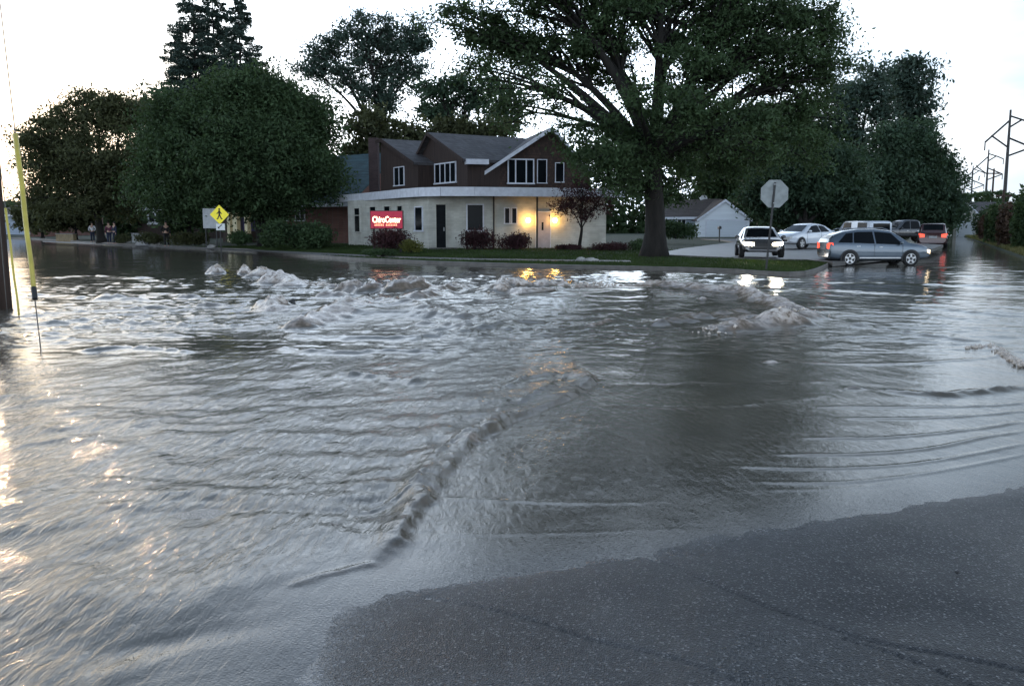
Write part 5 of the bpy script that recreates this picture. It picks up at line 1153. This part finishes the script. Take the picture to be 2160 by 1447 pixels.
def stand(px, py): return gl(px, py)
person('person in dark clothes standing on the far path, below the white bay window', stand(352, 520.5), radians(15), 'black_cloth', 'black_cloth', down_l, hip_r)
person('person in a white shirt with hands on hips, standing under the spiky maple', stand(196, 511), radians(-10), 'white_cloth', 'navy_cloth', hip_l, hip_r, .05)
person('person in a maroon top, nearer the camera-right of the two figures standing close together', stand(231, 514.5), radians(30), 'maroon_cloth', 'navy_cloth', down_l, down_r, .05)
person('person in a navy top standing just right of the maroon one', stand(243, 515), radians(-40), 'navy_cloth', 'navy_cloth', down_l, hip_r, .05)

# ------------------------------------------------------------------ small things
def lump(name, label, cat, loc, r, m, sq=(1, 1, .6), group=None):
    mb = MB().ball((0, 0, 0), r, sq, 10, 7)
    mb.v = [tuple(Vector(v)*(1+.22*random.uniform(-1, 1))) for v in mb.v]
    o = mb.build(name, M[m], None, False); o.location = loc; return tag(o, label, cat, group)
lump('asphalt_chunk', 'small dark lump sticking out of the water left of the boiling mounds', 'debris', g(617, 655)+Vector((0, 0, .1)), .09, 'asphalt_chunk', (.8, .6, 1.3))
lump('asphalt_chunk', 'flat dark lump in the foam behind the left brown mound', 'debris', g(732, 648)+Vector((0, 0, .08)), .10, 'asphalt_chunk', (1.5, .7, .5))
lump('asphalt_chunk', 'jagged dark slab edge lifted by the middle boil, right of its froth', 'debris', g(1188, 634)+Vector((0, 0, .10)), .2, 'asphalt_chunk', (1.5, .5, .6))
lump('asphalt_chunk', 'small dark floating bit on the calm water right of the long crest', 'debris', g(1942, 652)+Vector((0, 0, .02)), .10, 'asphalt_chunk', (1.8, .6, .4))
lump('pebble', 'tiny black pebble on the wet asphalt at the lower right', 'stone', g(2018, 1216, .03)+Vector((0, 0, .02)), .010, 'black')
lump('garden_rock', 'left of the two pale rocks on the lawn below the ornamental tree', 'rock', gl(1226, 549)+Vector((0, 0, .03)), .16, 'rock', (1.2, .8, .6), 'pale rocks on the lawn')
lump('garden_rock', 'right of the two pale rocks on the lawn below the ornamental tree', 'rock', gl(1247, 551)+Vector((0, 0, .03)), .20, 'rock', (1.4, .8, .5), 'pale rocks on the lawn')
lump('garden_rock', 'pale flat rock at the foot of the huge tree trunk', 'rock', gl(1362, 542)+Vector((0, 0, .03)), .2, 'rock', (1.4, .8, .4))
bush('shrub', 'small dark red plant between the two pale rocks', 1240, 547, 13, 12, 40.5, 700, .04, 'leaf_red', 'garden shrubs')
for px, py, s_, lab in ((268, 512, .30, 'small pale rock left of the pale box'), (300, 517, .4, 'pale rock at the foot of the low yellow-green shrub'), (330, 518, .3, 'small pale rock beside the standing dark figure'), (445, 523, .25, 'small pale rock below the notice board')):
    lump('garden_rock', lab, 'rock', gl(px, py)+Vector((0, 0, .05)), s_, 'rock', (1.3, .8, .6), 'rocks along the far path')
c = gl(290, 512); bx = empty('utility_box', c, 'small pale utility box among the garden plants left of the bay window', 'utility box')
MB().box(-.38, .38, -.25, .25, -.05, .75).build('cabinet', M['sign_white'], bx, bevel=.03); MB().box(-.42, .42, -.29, .29, .75, .80).build('lid', M['sign_white'], bx, bevel=.01); MB().box(.2, .26, -.27, -.25, .3, .5).build('handle', M['dark_metal'], bx)
c = gl(213, 512); sn = empty('street_sign', c, 'small square pinkish sign on a post above the two figures', 'road sign'); zz = at(213, 466, c.y).z-c.z
MB().box(-.03, .03, 0, .05, -.1, zz+.2).build('post', M['dark_metal'], sn); MB().box(-.3, .3, -.02, 0, zz-.3, zz+.3).build('sign_plate', mat('faded_pink_sign', (.30, .20, .19), .6, .15, 5), sn)
wq = Wall(gl(118, 507), gl(155, 508)); lw = empty('garden_wall', wq.P(0, .1, 0), 'low tan block wall at the far end of the path, left of the white-shirted figure', 'wall'); mb = MB(); wq.box(mb, 0, wq.L, 0, .75, -.3, 0); part(mb, 'blockwork', mat('tan_blocks', (.20, .15, .08), .8, .25, 3, .5, 8), lw); mb = MB(); wq.box(mb, -.06, wq.L+.06, .75, .82, -.34, .04); part(mb, 'coping', M['kerb'], lw)
c = gl(1517, 512); mbx = empty('mailbox', (c.x, c.y, c.z), 'thin dark mailbox post on the lawn edge in front of the garage door', 'mailbox')
MB().box(-.04, .04, -.04, .04, -.1, 1.0).build('post', M['dark_metal'], mbx); mb = MB(); pr = [(-.10, -.2, 1.0), (.10, -.2, 1.0)]+[(.10*cos(t), -.2, 1.12+.10*sin(t)) for t in [pi*k/8 for k in range(9)]]; mb.prism(pr, (0, .42, 0)); mb.build('box', M['dark_metal'], mbx)
print('objects', len(bpy.data.objects), 'size ok')
